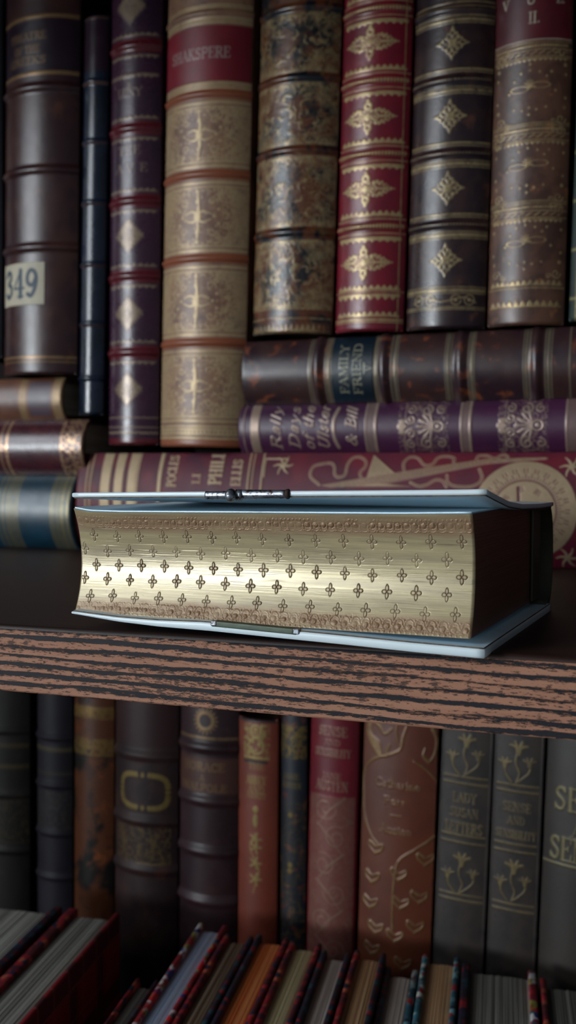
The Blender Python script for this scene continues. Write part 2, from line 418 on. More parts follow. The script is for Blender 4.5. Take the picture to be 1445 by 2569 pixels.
def lying(name, x_end, side, ytop, ybot, xref, L, D=150, phi=45, tilt=0., zb=None, **kw):
    """lie a book on its side, head to the left; side -1: its left end is at x_end, +1: its right end"""
    t, b = PY(xref, ytop, YS)*1000, PY(xref, ybot, YS)*1000
    zb0 = b[2] if zb is None else zb
    w = (t[2]-zb0)*.985
    B = Book(name, w, L, D, phi, **kw)
    xe = PY(x_end, (ytop+ybot)/2, YS)[0]*1000
    xb = xe+(L if side < 0 else 0)
    B.base = np.array([xb, YS*1000-B.b, zb0+w/2])
    B.lean = -math.pi/2+tilt
    B.z = lambda px, py=None: xb-PY(px, (ytop+ybot)/2, YS-B.b*.8*MM)[0]*1000
    def xof(py, px=None):
        p = PY(xref if px is None else px, py, YS-B.b*.75*MM)*1000
        return B.R*math.asin(max(-.98, min(.98, (p[2]-B.base[2])/B.R)))
    B.x = xof
    B.loc = tuple(B.base*MM); B.rot = (0, B.lean, 0)
    return B

# ================================================================== BOOKCASE
def wood_front():
    n = NT('zebra_wood_edge')
    v = n.coord((1, 1, 1))
    sep = n.new('ShaderNodeSeparateXYZ'); n.l.new(v, sep.inputs[0])
    warp = n.noise(n.coord((22, 1, 160)), 1., 3, .6)
    rag = n.noise(n.coord((260, 1, 1500)), 1., 6, .85)
    low = n.noise(n.coord((9, 1, 330)), 1., 2, .5)
    z = n.math('ADD', sep.outputs[2], n.math('MULTIPLY', warp, .0030))
    rag2 = n.noise(n.coord((900, 1, 3600)), 1., 4, .8)
    z = n.math('ADD', z, n.math('MULTIPLY', rag, .0026)); z = n.math('ADD', z, n.math('MULTIPLY', rag2, .0009))
    s_ = n.math('SINE', n.math('MULTIPLY', z, 2*math.pi/.00262))
    s_ = n.math('ADD', s_, n.math('MULTIPLY', n.math('SUBTRACT', low, .5), 4.2))
    s_ = n.math('ADD', s_, n.math('MULTIPLY', n.math('SUBTRACT', rag, .5), 4.4))
    m = n.ramp(n.math('ADD', n.math('MULTIPLY', s_, .2), .5), [(.545, 0.), (.60, 1.)])
    fl = n.noise(n.coord((380, 1, 1500)), 1., 4, .7)
    zone = n.noise(n.coord((14, 1, 260)), 1., 2, .5)
    flk = n.ramp(n.math('ADD', fl, n.math('MULTIPLY', n.math('SUBTRACT', zone, .5), .35)), [(.55, 0.), (.59, 1.)])
    m = n.math('MAXIMUM', m, n.math('MULTIPLY', flk, .8))
    base = n.mix(n.noise(n.coord((30, 1, 500)), 1., 4), lin('#865d49'), lin('#a1755e'))
    col = n.mix(m, base, n.mix(rag, lin('#101115'), lin('#26262b')))
    n.bump(n.math('SUBTRACT', 1., n.math('ADD', m, n.math('MULTIPLY', rag, .3))), .00012, .7)
    return n.set(Base_Color=col, Roughness=.55, Specular_IOR_Level=.16)
def wood_top():
    n = NT('dark_laminate')
    fine = n.noise(n.coord((12, 900, 900)), 1., 5, .7); big = n.noise(n.coord((5, 60, 60)), 1., 3)
    col = n.mix(n.ramp(fine, [(.35, 0.), (.7, 1.)]), lin('#160c0a'), lin('#38211a'))
    col = n.mix(n.ramp(big, [(.4, 0.), (.7, 1.)]), col, lin('#20130f'))
    n.bump(fine, .0001, .5)
    return n.set(Base_Color=col, Roughness=.5, Specular_IOR_Level=.25)
M_front, M_top = wood_front(), wood_top()
case = empty('bookcase', (0, 0, -.30)); tag(case, 'dark wooden bookcase with striped brown front edges holding all the old books', 'bookcase')
def board_mesh(x0, x1, y0, y1, ztop, th, warp):
    nx, ny = 60, 14
    xs = np.linspace(x0, x1, nx); 
    # outline ring in the y-z section with a rounded front-top corner
    prof = [(y1, ztop-th), (y0, ztop-th), (y0, ztop-.0012)]
    for k in range(1, 6):
        a = k/6*math.pi/2; prof.append((y0+.0012*(1-math.cos(a)), ztop-.0012+.0012*math.sin(a)))
    for k in range(0, ny+1): prof.append((y0+.0012+(y1-y0-.0012)*k/ny, ztop))
    prof.append((y1, ztop-th)); P = np.array(prof)
    V = np.zeros((nx, len(P), 3)); V[..., 0] = xs[:, None]; V[..., 1] = P[None, :, 0]; V[..., 2] = P[None, :, 1]
    if warp:
        V[..., 2] += .0115*np.clip(V[..., 0], -.12, .12)*np.clip(1-V[..., 1]/.19, 0, 1)
    return V
def add_board(z, x0, x1, warp, th=.0187):
    V = board_mesh(x0, x1, .0, .42, z, th, warp)
    me = mesh_np('shelf_board', V.reshape(-1, 3)-np.array([0, 0, -.30]), gridfaces(V.shape[0], V.shape[1]), smooth=False)
    b = addobj('shelf_board', me, M_top, case)
    nx = 60; xs = np.linspace(x0, x1, nx)
    P = np.array([(.0, z-th), (-.0004, z-th), (-.0007, z-th+.0004), (-.0007, z-.0016), (-.0004, z-.0012), (0, z-.0012)])
    V = np.zeros((nx, 6, 3)); V[..., 0] = xs[:, None]; V[..., 1] = P[None, :, 0]; V[..., 2] = P[None, :, 1]
    if warp: V[..., 2] += .0115*np.clip(V[..., 0], -.12, .12)
    me = mesh_np('edge_strip', V.reshape(-1, 3)-np.array([0, 0, -.30]), gridfaces(nx, 6), smooth=False)
    e = addobj('edge_strip', me, M_front, b); e['label'] = 'striped brown and black wood grain front edge'
add_board(0., -.62, .40, True)
add_board(-.275, -.62, .40, False)
add_board(.335, -.62, .40, False)
bm = bmesh.new(); rbox(bm, -.62, .40, .42, .426, -.02, .66); bm_obj('back_panel', bm, M_top, case)
for sx in (-.638, .40):
    bm = bmesh.new(); rbox(bm, sx, sx+.018, 0, .426, -.02, .66, .0008); bm_obj('side_panel', bm, M_top, case)
SHELF_LOW = -.275

# ================================================================== UPRIGHT BOOKS, UPPER SHELF
def ribs(B, pys): B.bands = [B.z(p) for p in pys]

G_UP = 'antique books standing on the middle shelf'
# --- U0 sliver at the far left
B = upright('book', -70, 6, 900, -70, 6, 0, 225, phi=40, res=.6)
z0 = B.base[2]; 
for k in range(9): B.cv.disc(B.cv.S*.33, 12+k*24, 1.6); B.cv.disc(B.cv.S*.33, 18+k*24, .9)
U0 = (B, leather('black_gilt_dotted', '#0b0d12', '#11141b', gold='#8f7440'), 'black gilt-dotted sliver of a book left of the brown book with the number sticker')
# --- U1 THEATRE OF THE GREEKS
B = upright('book', 10, 194, 942, 12, 207, 0, 226, phi=42, res=.42); U1 = B
ribs(B, [222, 428, 622]); B.bw = 5; B.bh = 1.4
c = B.cv; c.lay = 't'; c.rect(-c.S/2, c.S/2, B.z(182), B.z(52)); c.lay = 'g'
c.band(B.z(44), 1.7); c.band(B.z(186), 1.7)
for t, py in (('THEATRE', 100), ('OF THE', 133), ('GREEKS', 161)): c.text(t, -.09*c.S, B.z(py), 3.7, fill=(25 if t != 'OF THE' else 18), wt=.9)
c.band(B.z(897), 1.1); c.band(B.z(908), .5)
# --- U2 thin navy
B = upright('book', 198, 259, 1042, 211, 277, 40, 205.5, phi=50, res=.45); U2 = B
ribs(B, [205, 355, 508, 663, 812, 949]); B.bw = 2.6; B.bh = .8
c = B.cv; c.lay = 't'; c.rect(-c.S/2, c.S/2, B.z(178), B.z(52)); c.lay = 'g'
for p in (210, 45): c.band(B.z(p), .9)
for p in (360, 513, 668, 817): c.band(B.z(p), .35)
# --- U3 purple with diamonds
B = upright('book', 273, 398, 1117, 286, 403, 0, 240, phi=44, res=.36); U3 = B
ribs(B, [116, 323, 505, 693, 884]); B.bw = 4; B.bh = 1.0
c = B.cv
c.lay = 't'
for p in (116, 323, 505, 693, 884): c.rect(-c.S/2, c.S/2, B.z(p)-3.6, B.z(p)+3.6)
c.rect(-c.S/2, c.S/2, 0, 3.5)
c.lay = 'g'
for p in (18, 592, 787, 977):
    zc = B.z(p); xc = -.02*c.S; r = 8.2
    c.poly([(xc-r, zc), (xc, zc+r), (xc+r, zc), (xc, zc-r)])
    w, X, Zq = c.win(xc-r*.6, xc+r*.6, zc-r*.6, zc+r*.6); c.put(w, np.clip(1.-(np.abs(X-xc)+np.abs(Zq-zc))/(r*.55), 0, 1)*vnoise(len(Zq), X.shape[1], 3, 3, 8)*.8, -1)
    for k in range(-6, 7): c.disc(xc+k*1.3, zc+8.6-abs(k)*1.3, .5); c.disc(xc+k*1.3, zc-8.6+abs(k)*1.3, .5)
for p in (116, 323, 505, 693, 884):
    c.scallop(B.z(p)+5, 1.4, 3.2, 1, .8); c.scallop(B.z(p)-5, 1.4, 3.2, -1, .8)
c.scallop(B.z(190), 1.6, 3, -1, 1.4); c.band(B.z(1048), .6); c.band(B.z(1072), .6); c.band(B.z(1086), 1.2)
c.text('M', -1, B.z(218), 2.2); c.text('LUNY', -1, B.z(242), 4, fill=15); c.text('THE', -1, B.z(387), 4, fill=14); c.text('A V E', 0, B.z(432), 4, fill=19)
# --- U4 tan gilt SHAKSPERE
B = upright('book', 402, 613, 1122, 407, 655, 0, 236, phi=46, res=.34, emb=.1); U4 = B
RB4 = [240, 440, 650, 860]; ribs(B, [38]+RB4); B.bw = 3.6; B.bh = 1.0
c = B.cv; Hs = c.S/2
c.lay = 't'
for p in RB4: c.rect(-Hs, Hs, B.z(p)-2.2, B.z(p)+2.2)
c.rect(-Hs, Hs, 0, 4)
c.lay = 'g'
pan = [(256, 425), (456, 636), (667, 846), (877, 1062)]
for i, (a, b) in enumerate(pan):
    zt, zb = B.z(a), B.z(b); zc = (zt+zb)/2; hh = (zt-zb)/2
    for zz in (zt-1, zb+1): c.band(zz, 1.5, .8)
    for zz in (zt-3, zb+3): c.band(zz, .7, .9)
    c.filigree(-Hs, Hs, zb+3, zt-3, 1.6, 11+i, v=.75, wdt=.13)
    c.put(c.win(-Hs, Hs, zb+3, zt-3)[0], np.clip((np.hypot(c.win(-Hs, Hs, zb+3, zt-3)[1]/(Hs*.62), (c.win(-Hs, Hs, zb+3, zt-3)[2]-zc)/(hh*.86))-1.)*3, 0, 1)*.5)
    # emptier oval with a cross flower
    w, X, Z = c.win(-Hs, Hs, zb+3, zt-3); m = np.clip((1.05-np.hypot(X/(Hs*.55), (Z-zc)/(hh*.78)))*4, 0, 1)
    c.put(w, m*(.7+.3*vnoise(len(Z), X.shape[1], 7, 7, 90+i)), -1)
    for sg in (-1, 1):
        c.taper([(0, zc), (.6, zc+sg*hh*.3), (0, zc+sg*hh*.6)], 1.9, .9); c.disc(0, zc+sg*hh*.7, 1.); c.disc(0, zc+sg*hh*.42, 1.1)
        [c.taper([(0, zc+q*1.2), (sg*Hs*.12, zc+q*2.6), (sg*Hs*.28, zc+q*1.2)], 1.3, .5) for q in (-1, 1)]; c.disc(sg*Hs*.34, zc, .7)
        for q in (-1, 1):
            c.scroll(sg*Hs*.3, zc+q*hh*.42, 2.2, sg*q, 1.1, .5); c.disc(sg*Hs*.42, zc+q*hh*.2, .7)
            c.scroll(sg*Hs*.62, zc+q*hh*.7, 3., -sg*q, 1.2, .6)
    c.disc(0, zc, 1.9)
    rg4 = random.Random(i)
    for k in range(60): c.disc(rg4.uniform(-Hs*.5, Hs*.5), zc+rg4.uniform(-hh, hh)*.7, rg4.uniform(.25, .6), .7)
for p in (18, 24, 50, 56, 62): c.band(B.z(p), .7)
for p in (212, 218, 225): c.band(B.z(p), .7)
for p in (1070, 1078, 1090, 1100): c.band(B.z(p), 1.)
c.dots(B.z(1084), .8, 2.2)
def paint_shak(cc):
    cc.text('SHAKSPERE', -2.0, cc.H*.42, 5.0, fill=34, wt=1.0)
# --- U5 mottled green and gold
B = upright('book', 631, 836, 842, 657, 860, 0, 186, wf=.96, phi=44, res=.34, emb=.08); U5 = B
ribs(B, [22, 198, 380, 585]); B.bw = 4; B.bh = 1.0
c = B.cv; Hs = c.S/2
for i, (a, b) in enumerate([(40, 180), (215, 362), (398, 566), (608, 770)]):
    zt, zb = B.z(a), B.z(b); zc = (zt+zb)/2; hh = (zt-zb)/2
    c.scallop(zt, 2, 2.6, -1, 1.6, m=1); c.scallop(zb, 2.4, 2.2, 1, 1.6, m=1)
    c.filigree(-Hs, Hs, zb, zt, 1.9, 60+i, v=.8, wdt=.10)
    w, X, Z = c.win(-Hs, Hs, zb, zt); q = np.abs(X)/(Hs*.86)+np.abs(Z-zc)/(hh*1.15)
    c.put(w, np.clip((q-.92)*6, 0, 1)*.75*np.clip(vnoise(len(Z), X.shape[1], 9, 9, 80+i)*2-.3, 0, 1))
    w, X, Z = c.win(-Hs, Hs, zb+1, zt-1); q = np.hypot(X/(Hs*.6), (Z-zc)/(hh*.75))
    c.put(w, np.clip((1-q)*4, 0, 1)*.75, -1)
    rg5 = random.Random(70+i)
    for k in range(26):
        x5, z5 = rg5.uniform(-Hs*.7, Hs*.7), rg5.uniform(zb+2, zt-2); a_ = rg5.uniform(0, 6.3); L5 = rg5.uniform(1, 4)
        c.taper([(x5, z5), (x5+L5*math.cos(a_), z5+L5*math.sin(a_)), (x5+L5*1.6*math.cos(a_+.6), z5+L5*1.6*math.sin(a_+.6))], rg5.uniform(.8, 2.), .4); c.disc(x5, z5, rg5.uniform(.5, 1.3))
c.scallop(B.z(832), 3.4, 2.6, 1, 1.2, m=1); c.band(B.z(776), .8); c.band(B.z(800), .8)
# --- U6 crimson with gilt fleurons
B = upright('book', 841, 1012, 835, 862, 1041, 0, 180, phi=44, res=.3, emb=.1); U6 = B
ribs(B, [24, 205, 388, 570]); B.bw = 3.2; B.bh = .9
c = B.cv; Hs = c.S/2
def fleuron6(c, x, z, w, h):
    for q in (-1, 1): c.disc(x, z+q*h*.64, h*.27); c.disc(x, z+q*h*.64, h*.09, -1); c.disc(x-h*.24, z+q*h*.36, h*.1); c.disc(x+h*.24, z+q*h*.36, h*.1)
    c.disc(x, z+h*.95, h*.12); c.disc(x, z-h*.95, h*.12)
    c.disc(x, z, h*.22); c.ring(x, z, h*.3, .35)
    for sg in (-1, 1):
        c.ring(x+sg*h*.46, z, h*.2, h*.1); c.disc(x+sg*h*.46, z, h*.09); c.taper([(x+sg*h*.7, z), (x+sg*w*.7, z)], h*.16, .5); c.line([(x+sg*w*.5, z), (x+sg*w, z)], .5)
        for k, (fx, fz, r) in enumerate([(.30, .36, .13), (.40, .42, .10), (.49, .30, .12), (.57, .38, .07), (.62, .20, .10), (.70, .26, .06), (.76, .12, .08), (.86, .06, .06)]):
            for q in (-1, 1): c.disc(x+sg*w*fx, z+q*h*fz, h*r)
for p in (108, 295, 476, 660): fleuron6(c, B.x(935-(p-108)*.022, p)*.0-1.6, B.z(p), 13.5, 7.6)
for p in (205, 388, 570, 24):
    zz = B.z(p); c.dots(zz, .55, 1.5, .9, rz=1.1)
    c.band(zz+3.4, .4); c.band(zz-3.2, .4)
    c.scallop(zz+5.2, 2., 2.9, 1, 1.0, m=2); c.scallop(zz-5.6, 1.7, 3.4, -1, 1.6, m=2)
c.scallop(B.z(727), 2., 2.9, 1, .9, m=2); c.band(B.z(733), .4); c.scallop(B.z(742), 2.2, 3.4, -1, 1.2, m=2)
c.scallop(B.z(793), 2., 2.9, 1, .9, m=2); c.band(B.z(803), .8); c.band(B.z(809), .4); c.line([(Hs-3, 0), (Hs-3, 180)], .35)
# --- U7 dark brown-black
B = upright('book', 1019, 1217, 829, 1046, 1245, 0, 174, phi=44, res=.3, emb=.1); U7 = B
ribs(B, [28, 204, 388, 566]); B.bw = 4; B.bh = .9
c = B.cv; Hs = c.S/2
def fleuron7(c, x, z, r):
    c.disc(x, z, r*.26); 
    for a in range(4):
        A = a*math.pi/2; ca, sa = math.cos(A), math.sin(A)
        c.disc(x+ca*r*.4, z+sa*r*.4, .1*r); c.ring(x+ca*r*.66, z+sa*r*.66, .15*r, .1*r)
        for t, q in ((.9, .1), (1.04, .06)): c.disc(x+ca*t*r, z+sa*t*r, q*r)
        A += math.pi/4; ca, sa = math.cos(A), math.sin(A)
        for t, q in ((.27, .11), (.52, .13)): c.disc(x+ca*t*r, z+sa*t*r, q*r)
        for sg in (-.35, .35): c.disc(x+math.cos(A+sg)*r*.66, z+math.sin(A+sg)*r*.66, r*.08)
for p in (112, 295, 475, 655): fleuron7(c, .6, B.z(p), 6.9)
for p in (204, 388, 566):
    zz = B.z(p)
    for d, wd in ((4.6, .7), (3.4, .35), (-3.2, .35), (-4.6, 1.2), (-6, .4)): c.band(zz+d, wd)
    c.dots(zz, .4, 1.4, .6)
for p, wd in ((44, .5), (54, 1.1), (62, .4), (22, .5), (10, .5)): c.band(B.z(p), wd)
for p, wd in ((722, .4), (730, 1.1), (737, .4), (772, .4), (777, .4)): c.band(B.z(p), wd)
for x in (-12, -6, 6, 12): c.ring(x, B.z(754), 2.2, .45); c.disc(x, B.z(754), .8)
c.curve([(-15, B.z(760)), (-9, B.z(748)), (0, B.z(758)), (9, B.z(748)), (15, B.z(760))], .5)
# --- U8 VOL. II.
B = upright('book', 1222, 1415, 820, 1246, 1440, 0, 172, phi=44, res=.3, emb=.1); U8 = B
ribs(B, []); c = B.cv; Hs = c.S/2
rg = random.Random(4)
for p in (125, 333, 528):
    zz = B.z(p)
    c.band(zz+2.6, .35); c.band(zz+3.6, .35); c.dots(zz+1., .55, 1.25, 1.); c.band(zz-.6, .35)
    for k in range(10): c.line([(-Hs+1.5+k*3.4, zz-2.6), (-Hs+3.7+k*3.4, zz-1.3)], .45)
    c.band(zz-3.6, .4); c.scallop(zz-4.4, 1.2, 2.2, -1, .3)
for p in (220, 415, 607):
    zz = B.z(p)
    for sg in (-1, 1):
        c.ring(sg*4.6, zz-.2+sg*.6, 4., .55, 1., 1.3)
        for q in (-1, 1): 
            c.scroll(sg*(Hs-4.5), zz+q*14, 2.2, sg*q, 1.2, .5); c.scroll(sg*(Hs-8), zz+q*15.2, 1.3, -sg*q, 1., .4); c.disc(sg*(Hs-3), zz+q*9, .8); c.disc(sg*(Hs-2.6), zz+q*5, .6)
    c.disc(0, zz, .9)
    for k in range(7): a = math.pi*k/6; c.line([(0, zz), (2.2*math.cos(a), zz+2.8*math.sin(a))], .4)
    for x, z in ((-7, 3), (-9.5, -2), (7, 4), (9, 6), (0, 7), (0, 9.5), (-4, 6), (4, 6), (0, -9), (0, -12), (-3, -10), (3, -10), (-7, -9), (7, -9), (11, -2)): c.disc(x, zz+z, .5)
c.scallop(B.z(716), 2., 2.6, 1, .5); c.scallop(B.z(770), 2.6, 3, 1, .6); c.band(B.z(724), .4)
# --- U9 sliver at right
B = upright('book', 1426, 1560, 806, 1448, 1600, 0, 168, phi=44, res=.5); U9 = B
c = B.cv; Hs = c.S/2
c.line([(-Hs*.7, 0), (-Hs*.7, 168)], .5); c.filigree(-Hs*.65, Hs, 0, 168, 2.6, 77, wdt=.07)
for k in range(8): c.band(10+k*21, 1.)

# --- the mottled sheet of materials
L_U1 = leather('worn_brown_calf', '#291417', '#38201d', '#4d2a1e', 40, tone='#1c0e1a', gold='#8d6f4c', rough=.33, mix3=(.6, .75))
L_U2 = leather('navy_glossy_calf', '#0c1420', '#141c2c', None, 40, tone='#23141f', gold='#6d4a3d', rough=.24)
L_U3 = leather('aubergine_calf', '#2b1828', '#33192a', None, 30, tone='#4a151c', gold='#7c6a58', rough=.28, metal=.25)
L_U4 = leather('tan_gilt_calf', '#66483a', '#765741', '#4a3130', 60, tone='#743f28', gold='#ab9570', rough=.42, wear=.38, gmin=.1, metal=.35)
L_U5 = leather('marbled_green_brown_calf', '#4c2817', '#0d1118', '#5a4024', 75, gold='#8e7a58', rough=.3, wear=.46, gmin=.0, cut=(.46, .54), metal=.35)
L_U6 = leather('crimson_morocco', '#560f1d', '#66101f', None, 30, gold='#a89468', rough=.33, wear=.4, gmin=.25, metal=.4)
L_U7 = leather('dark_brown_calf', '#1d1217', '#2e1d1c', '#4a2c22', 60, gold='#94825e', rough=.30, wear=.42, gmin=.15, metal=.4, mix3=(.58, .72))
L_U8 = leather('speckled_brown_calf', '#513529', '#3a251d', '#70482c', 65, gold='#a08a62', rough=.38, wear=.42, mix3=(.6, .7))
L_U9 = leather('green_gilt_cloth', '#14201d', '#1a2622', None, 30, gold='#8e8558')

def std(B, mat, label, group=G_UP):
    return B.build(B.loc, B.rot, mat, boardmat=mat, label=label, group=group)

U0[0].build(U0[0].loc, U0[0].rot, U0[1], label=U0[2], group=G_UP)
std(U1, L_U1, 'thick dark brown book with a paper number sticker, at upper left')
M_stick = NT('old_paper_sticker'); v = M_stick.coord()
M_stick = M_stick.set(Base_Color=M_stick.mix(M_stick.attr('gilt'), M_stick.mix(M_stick.noise(v, 90, 4), lin('#8a8272'), lin('#b0a78f')), lin('#1d3240')), Roughness=.6)
def paint_349(c):
    c.text('349', -.8, c.H*.2, c.H*.62, fill=c.S*.84, wt=1.35)
z0, z1 = U1.z(765), U1.z(659)
U1.patch('number_sticker', -U1.S*.46, U1.S*.16, z0, z1, paint_349, M_stick, .25, .3, 'cream paper sticker printed 349 in dark blue')
std(U2, L_U2, 'thin glossy navy book with rounded top, left of the purple diamond-patterned one')
std(U3, L_U3, 'purple leather book stamped with a column of gilt diamonds')
std(U4, L_U4, 'widest tan and gilt book with a crimson SHAKSPERE title label')
M_lab = leather('crimson_label', '#5c0a18', '#6a0d1c', None, 25, gold='#8f7d78', rough=.45, metal=.3, wear=.3)
U4.patch('title_label', -U4.S*.49, U4.S*.49, U4.z(208), U4.z(70), paint_shak, M_lab, .25, .25, 'crimson leather label lettered SHAKSPERE')
std(U5, L_U5, 'mottled green and brown gilt book standing left of the crimson one')
std(U6, L_U6, 'crimson leather book with a column of gilt pointed fleurons, above the FAMILY FRIEND book')
std(U7, L_U7, 'blackish brown book with small gilt diamond fleurons, right of the crimson book')
std(U8, L_U8, 'speckled brown book lettered VOL. II. with gilt bow ornaments')
def paint_vol(c):
    for x, t in ((-12.2, 'V'), (-.5, 'O'), (12, 'L.')): c.text(t, x, c.H-(U8.z(-40)-U8.z(14)), 3.9)
    c.text('II.', 1, c.H-(U8.z(-40)-U8.z(62)), 4.6); c.band(.6, .4)
U8.patch('title_label', -U8.S*.49, U8.S*.49, U8.z(108), U8.z(-40), paint_vol, leather('dark_red_label', '#3c0c14', '#4a1018', None, 30, gold='#a9a08c', rough=.38, metal=.3, gmin=.5), .25, .25, 'dark red leather label lettered VOL. II.')
std(U9, L_U9, 'dark green gilt book cut off by the right edge of the photo above the stack')

# ================================================================== LYING BOOKS
G_ST = 'books lying in the stack on the right'
zst = {}
# compass book (red, thick)
R1 = lying('book', 206, -1, 1130, 1425, 1400, 320, D=165, phi=30, zb=.3, res=.34, emb=.25)
c = R1.cv; Z = R1.z; Xf = lambda py: (R1.x(py))
Hs = c.S/2
xz = lambda px, py: (Xf(py), Z(px))     # (across, along)
for a, b in ((212, 222), (253, 277), (287, 309), (320, 342)):
    zz, z2 = Z(a), Z(b); c.rect(-Hs, Hs, z2, zz) if a > 240 else None
for px in (218, 228, 345, 400, 622, 655): c.band(Z(px), .9 if px != 400 else 2.2)
c.band(Z(336), .5); c.band(Z(632), .5)
for t, px, h, f, ye in (('POCLES', 428, 4.8, 17, 1140), ('LI', 488, 4, 5.6, 1192), ('PHILI', 541, 6.4, 16.5, 1136), ('ELLIS', 590, 4.8, 14, 1152)):
    c.text(t, Xf(ye)-f/2, Z(px+13), h, fill=f, wt=1.35)
# protractor: centre and radius from the photo
pc = xz(1318, 1283); rr = 22.0; cx, cz = pc
c.disc(cx, cz, rr, .9)
c.ring(cx, cz, rr, .9)
c.ring(cx, cz, rr*.62, .5, -1); 
for k in range(72):
    a = 2*math.pi*k/72; r0, r1 = rr*.62, rr*(.70 if k % 2 else .76); ca, sa = math.cos(a), math.sin(a)
    c.line([(cx+ca*r0, cz+sa*r0), (cx+ca*r1, cz+sa*r1)], .32, -1)
for k in range(24):
    a = 2*math.pi*k/24; ca, sa = math.cos(a), math.sin(a); r0 = rr*.83; x, z = cx+ca*r0, cz+sa*r0
    for q in (-.7, .7):
        u, w_ = -sa*q, ca*q
        c.line([(x+u-ca*.9, z+w_-sa*.9), (x+u+ca*.9, z+w_+sa*.9)], .35, -1)
for k in range(8):
    a = 2*math.pi*k/8+.2; ca, sa = math.cos(a), math.sin(a)
    for q in (-1, .2, 1.2): c.line([(cx+ca*rr*.4-sa*q, cz+sa*rr*.4+ca*q), (cx+ca*rr*.5-sa*q*.7, cz+sa*rr*.5+ca*q*.7)], .35, -1)
c.line([xz(1300, 1225), xz(1303, 1262)], 1.2, -1)
# long ruler, ribbon, set square, corner flowers
P0, P1, P2 = xz(790, 1222), xz(1100, 1178), xz(1350, 1151)
K = lambda x, y: xz(x/1.94+700, y/1.94+1100)
c.poly([K(200, 238), K(460, 188), K(700, 146), K(1000, 100), K(1300, 92), K(1300, 100), K(1000, 126), K(860, 155), K(640, 203), K(500, 232), K(250, 250)], .5)
for d in (0, 12, 24): c.line([K(300, 222+d), K(700, 148+d*1.2), K(1000, 101+d*.8), K(1290, 93+d*.25)], .35)
c.poly([K(450, 85), K(552, 172), K(428, 196)], .8); c.line([K(450, 85), K(552, 172)], .9); c.line([K(450, 85), K(428, 196)], .6)
c.poly([K(330, 245), K(480, 222), K(640, 240)], .8)
for P in ([(195, 235), (150, 190), (160, 140), (200, 125), (240, 120), (262, 140), (268, 180), (290, 195), (318, 180), (325, 130), (345, 95), (380, 88), (410, 108), (412, 140), (390, 172), (405, 212)],
          [(605, 165), (598, 120), (625, 90), (665, 95), (700, 130), (740, 125), (760, 95), (800, 85), (840, 95), (842, 115)],
          [(640, 220), (680, 238), (720, 230), (760, 206), (795, 212), (815, 240)], [(815, 182), (820, 215), (850, 235), (920, 240), (970, 222), (986, 190), (970, 150)],
          [(948, 118), (960, 85), (1000, 83), (1040, 97), (1080, 78), (1105, 90)]):
    c.curve([K(*p) for p in P], 1.25)
    c.line(csmooth([K(*p) for p in P], 8), .35, -1)
for fx, fy in ((706, 1168), (1432, 1170), (1425, 1400), (700, 1395)):
    x, z = xz(fx, fy)
    for k in range(6):
        a = k*math.pi/3+.4; c.taper([(x, z), (x+2.8*math.cos(a), z+2.8*math.sin(a)), (x+5*math.cos(a+.2), z+5*math.sin(a+.2))], 1.4, .4)
    c.disc(x, z, 1.3)
c.line([xz(660, 1150), xz(660, 1200)], .7); c.line([xz(660, 1150), xz(715, 1150), xz(712, 1165)], .8)
c.lay = 't'; c.t = np.clip(vnoise(c.nr, c.nc, 24, 24, 5)*1.9-1.05, 0, 1)*.5; c.lay = 'g'
L_R1 = leather('crimson_gilt_cloth', '#450a1e', '#500c22', '#380c20', 22, tone='#701218', gold='#9a866a', rough=.52, wear=.28, gmin=.5, metal=.35, spec=.3)
std(R1, L_R1, 'thick crimson cloth book stamped with a gilt protractor and curling ribbon, lowest in its stack', G_ST)
# purple
R2 = lying('book', 606, -1, 1010, 1130, 900, 270, D=150, phi=50, zb=R1.base[2]+R1.w/2+.2, res=.3, emb=.2)
c = R2.cv; Z = R2.z; Hs = c.S/2
c.rect(-Hs, Hs, Z(652), Z(630)); c.band(Z(613), .5)
for px, wd in ((918, .7), (943, 1.2), (1157, .8), (1180, 1.2), (1422, .8)): c.band(Z(px), wd)
c.rect(-Hs, Hs, Z(942), Z(920), .4); c.rect(-Hs, Hs, Z(1180), Z(1158), .4); c.rect(-Hs, Hs, Z(1470), Z(1424), .4)
for t, px, f in (('Rally', 706, 21), ('Days', 752, 20), ('of the', 788, 21), ('Ulster', 826, 21), ('& Bill', 896, 18)):
    c.text(t, 0, Z(px)+.2, 5., fill=f+2, shear=.42, wt=1.35)
c.curve([(-10, Z(848)), (-5, Z(840)), (0, Z(838)), (5, Z(840)), (10, Z(848))], 1.6)
for px in (1062, 1312):
    zc = Z(px)          # palmette pointing left, rosette on the right
    u = lambda dpx: Z(px+dpx)
    c.filigree(-Hs, Hs, u(62), u(-60), 1.7, px, v=.55, wdt=.08)
    c.ring(0, u(38), 2.3, .8); c.disc(0, u(38), 1.)
    for k in range(7):
        a = math.radians(-75+25*k); c.taper([(0, u(26)), (4.5*math.sin(a), u(26)+4.5*math.cos(a)), (7.2*math.sin(a), u(26)+7*math.cos(a))], .6, 1.3)
    for sg in (-1, 1):
        c.scroll(sg*3.4, u(-30), 2.4, sg, 1.3, .8, math.pi/2); c.scroll(sg*8, u(10), 3, -sg, 1.3, .8); c.scroll(sg*8, u(45), 2.4, sg, 1.2, .7); c.scroll(sg*8.4, u(-30), 2.4, -sg, 1.2, .7)
        c.disc(sg*2.3, u(-52), 1.4)
    c.disc(0, u(-56), 1.6); c.disc(0, u(-46), 1.2)
    c.line([(-Hs, u(-44)), (Hs, u(-44))], .3)
L_R2 = leather('plum_cloth', '#33132e', '#3b1633', None, 30, gold='#957f70', rough=.4, wear=.24, gmin=.55, metal=.4)
std(R2, L_R2, 'slim plum purple book with gilt palmettes, lying directly under the FAMILY FRIEND book', G_ST)
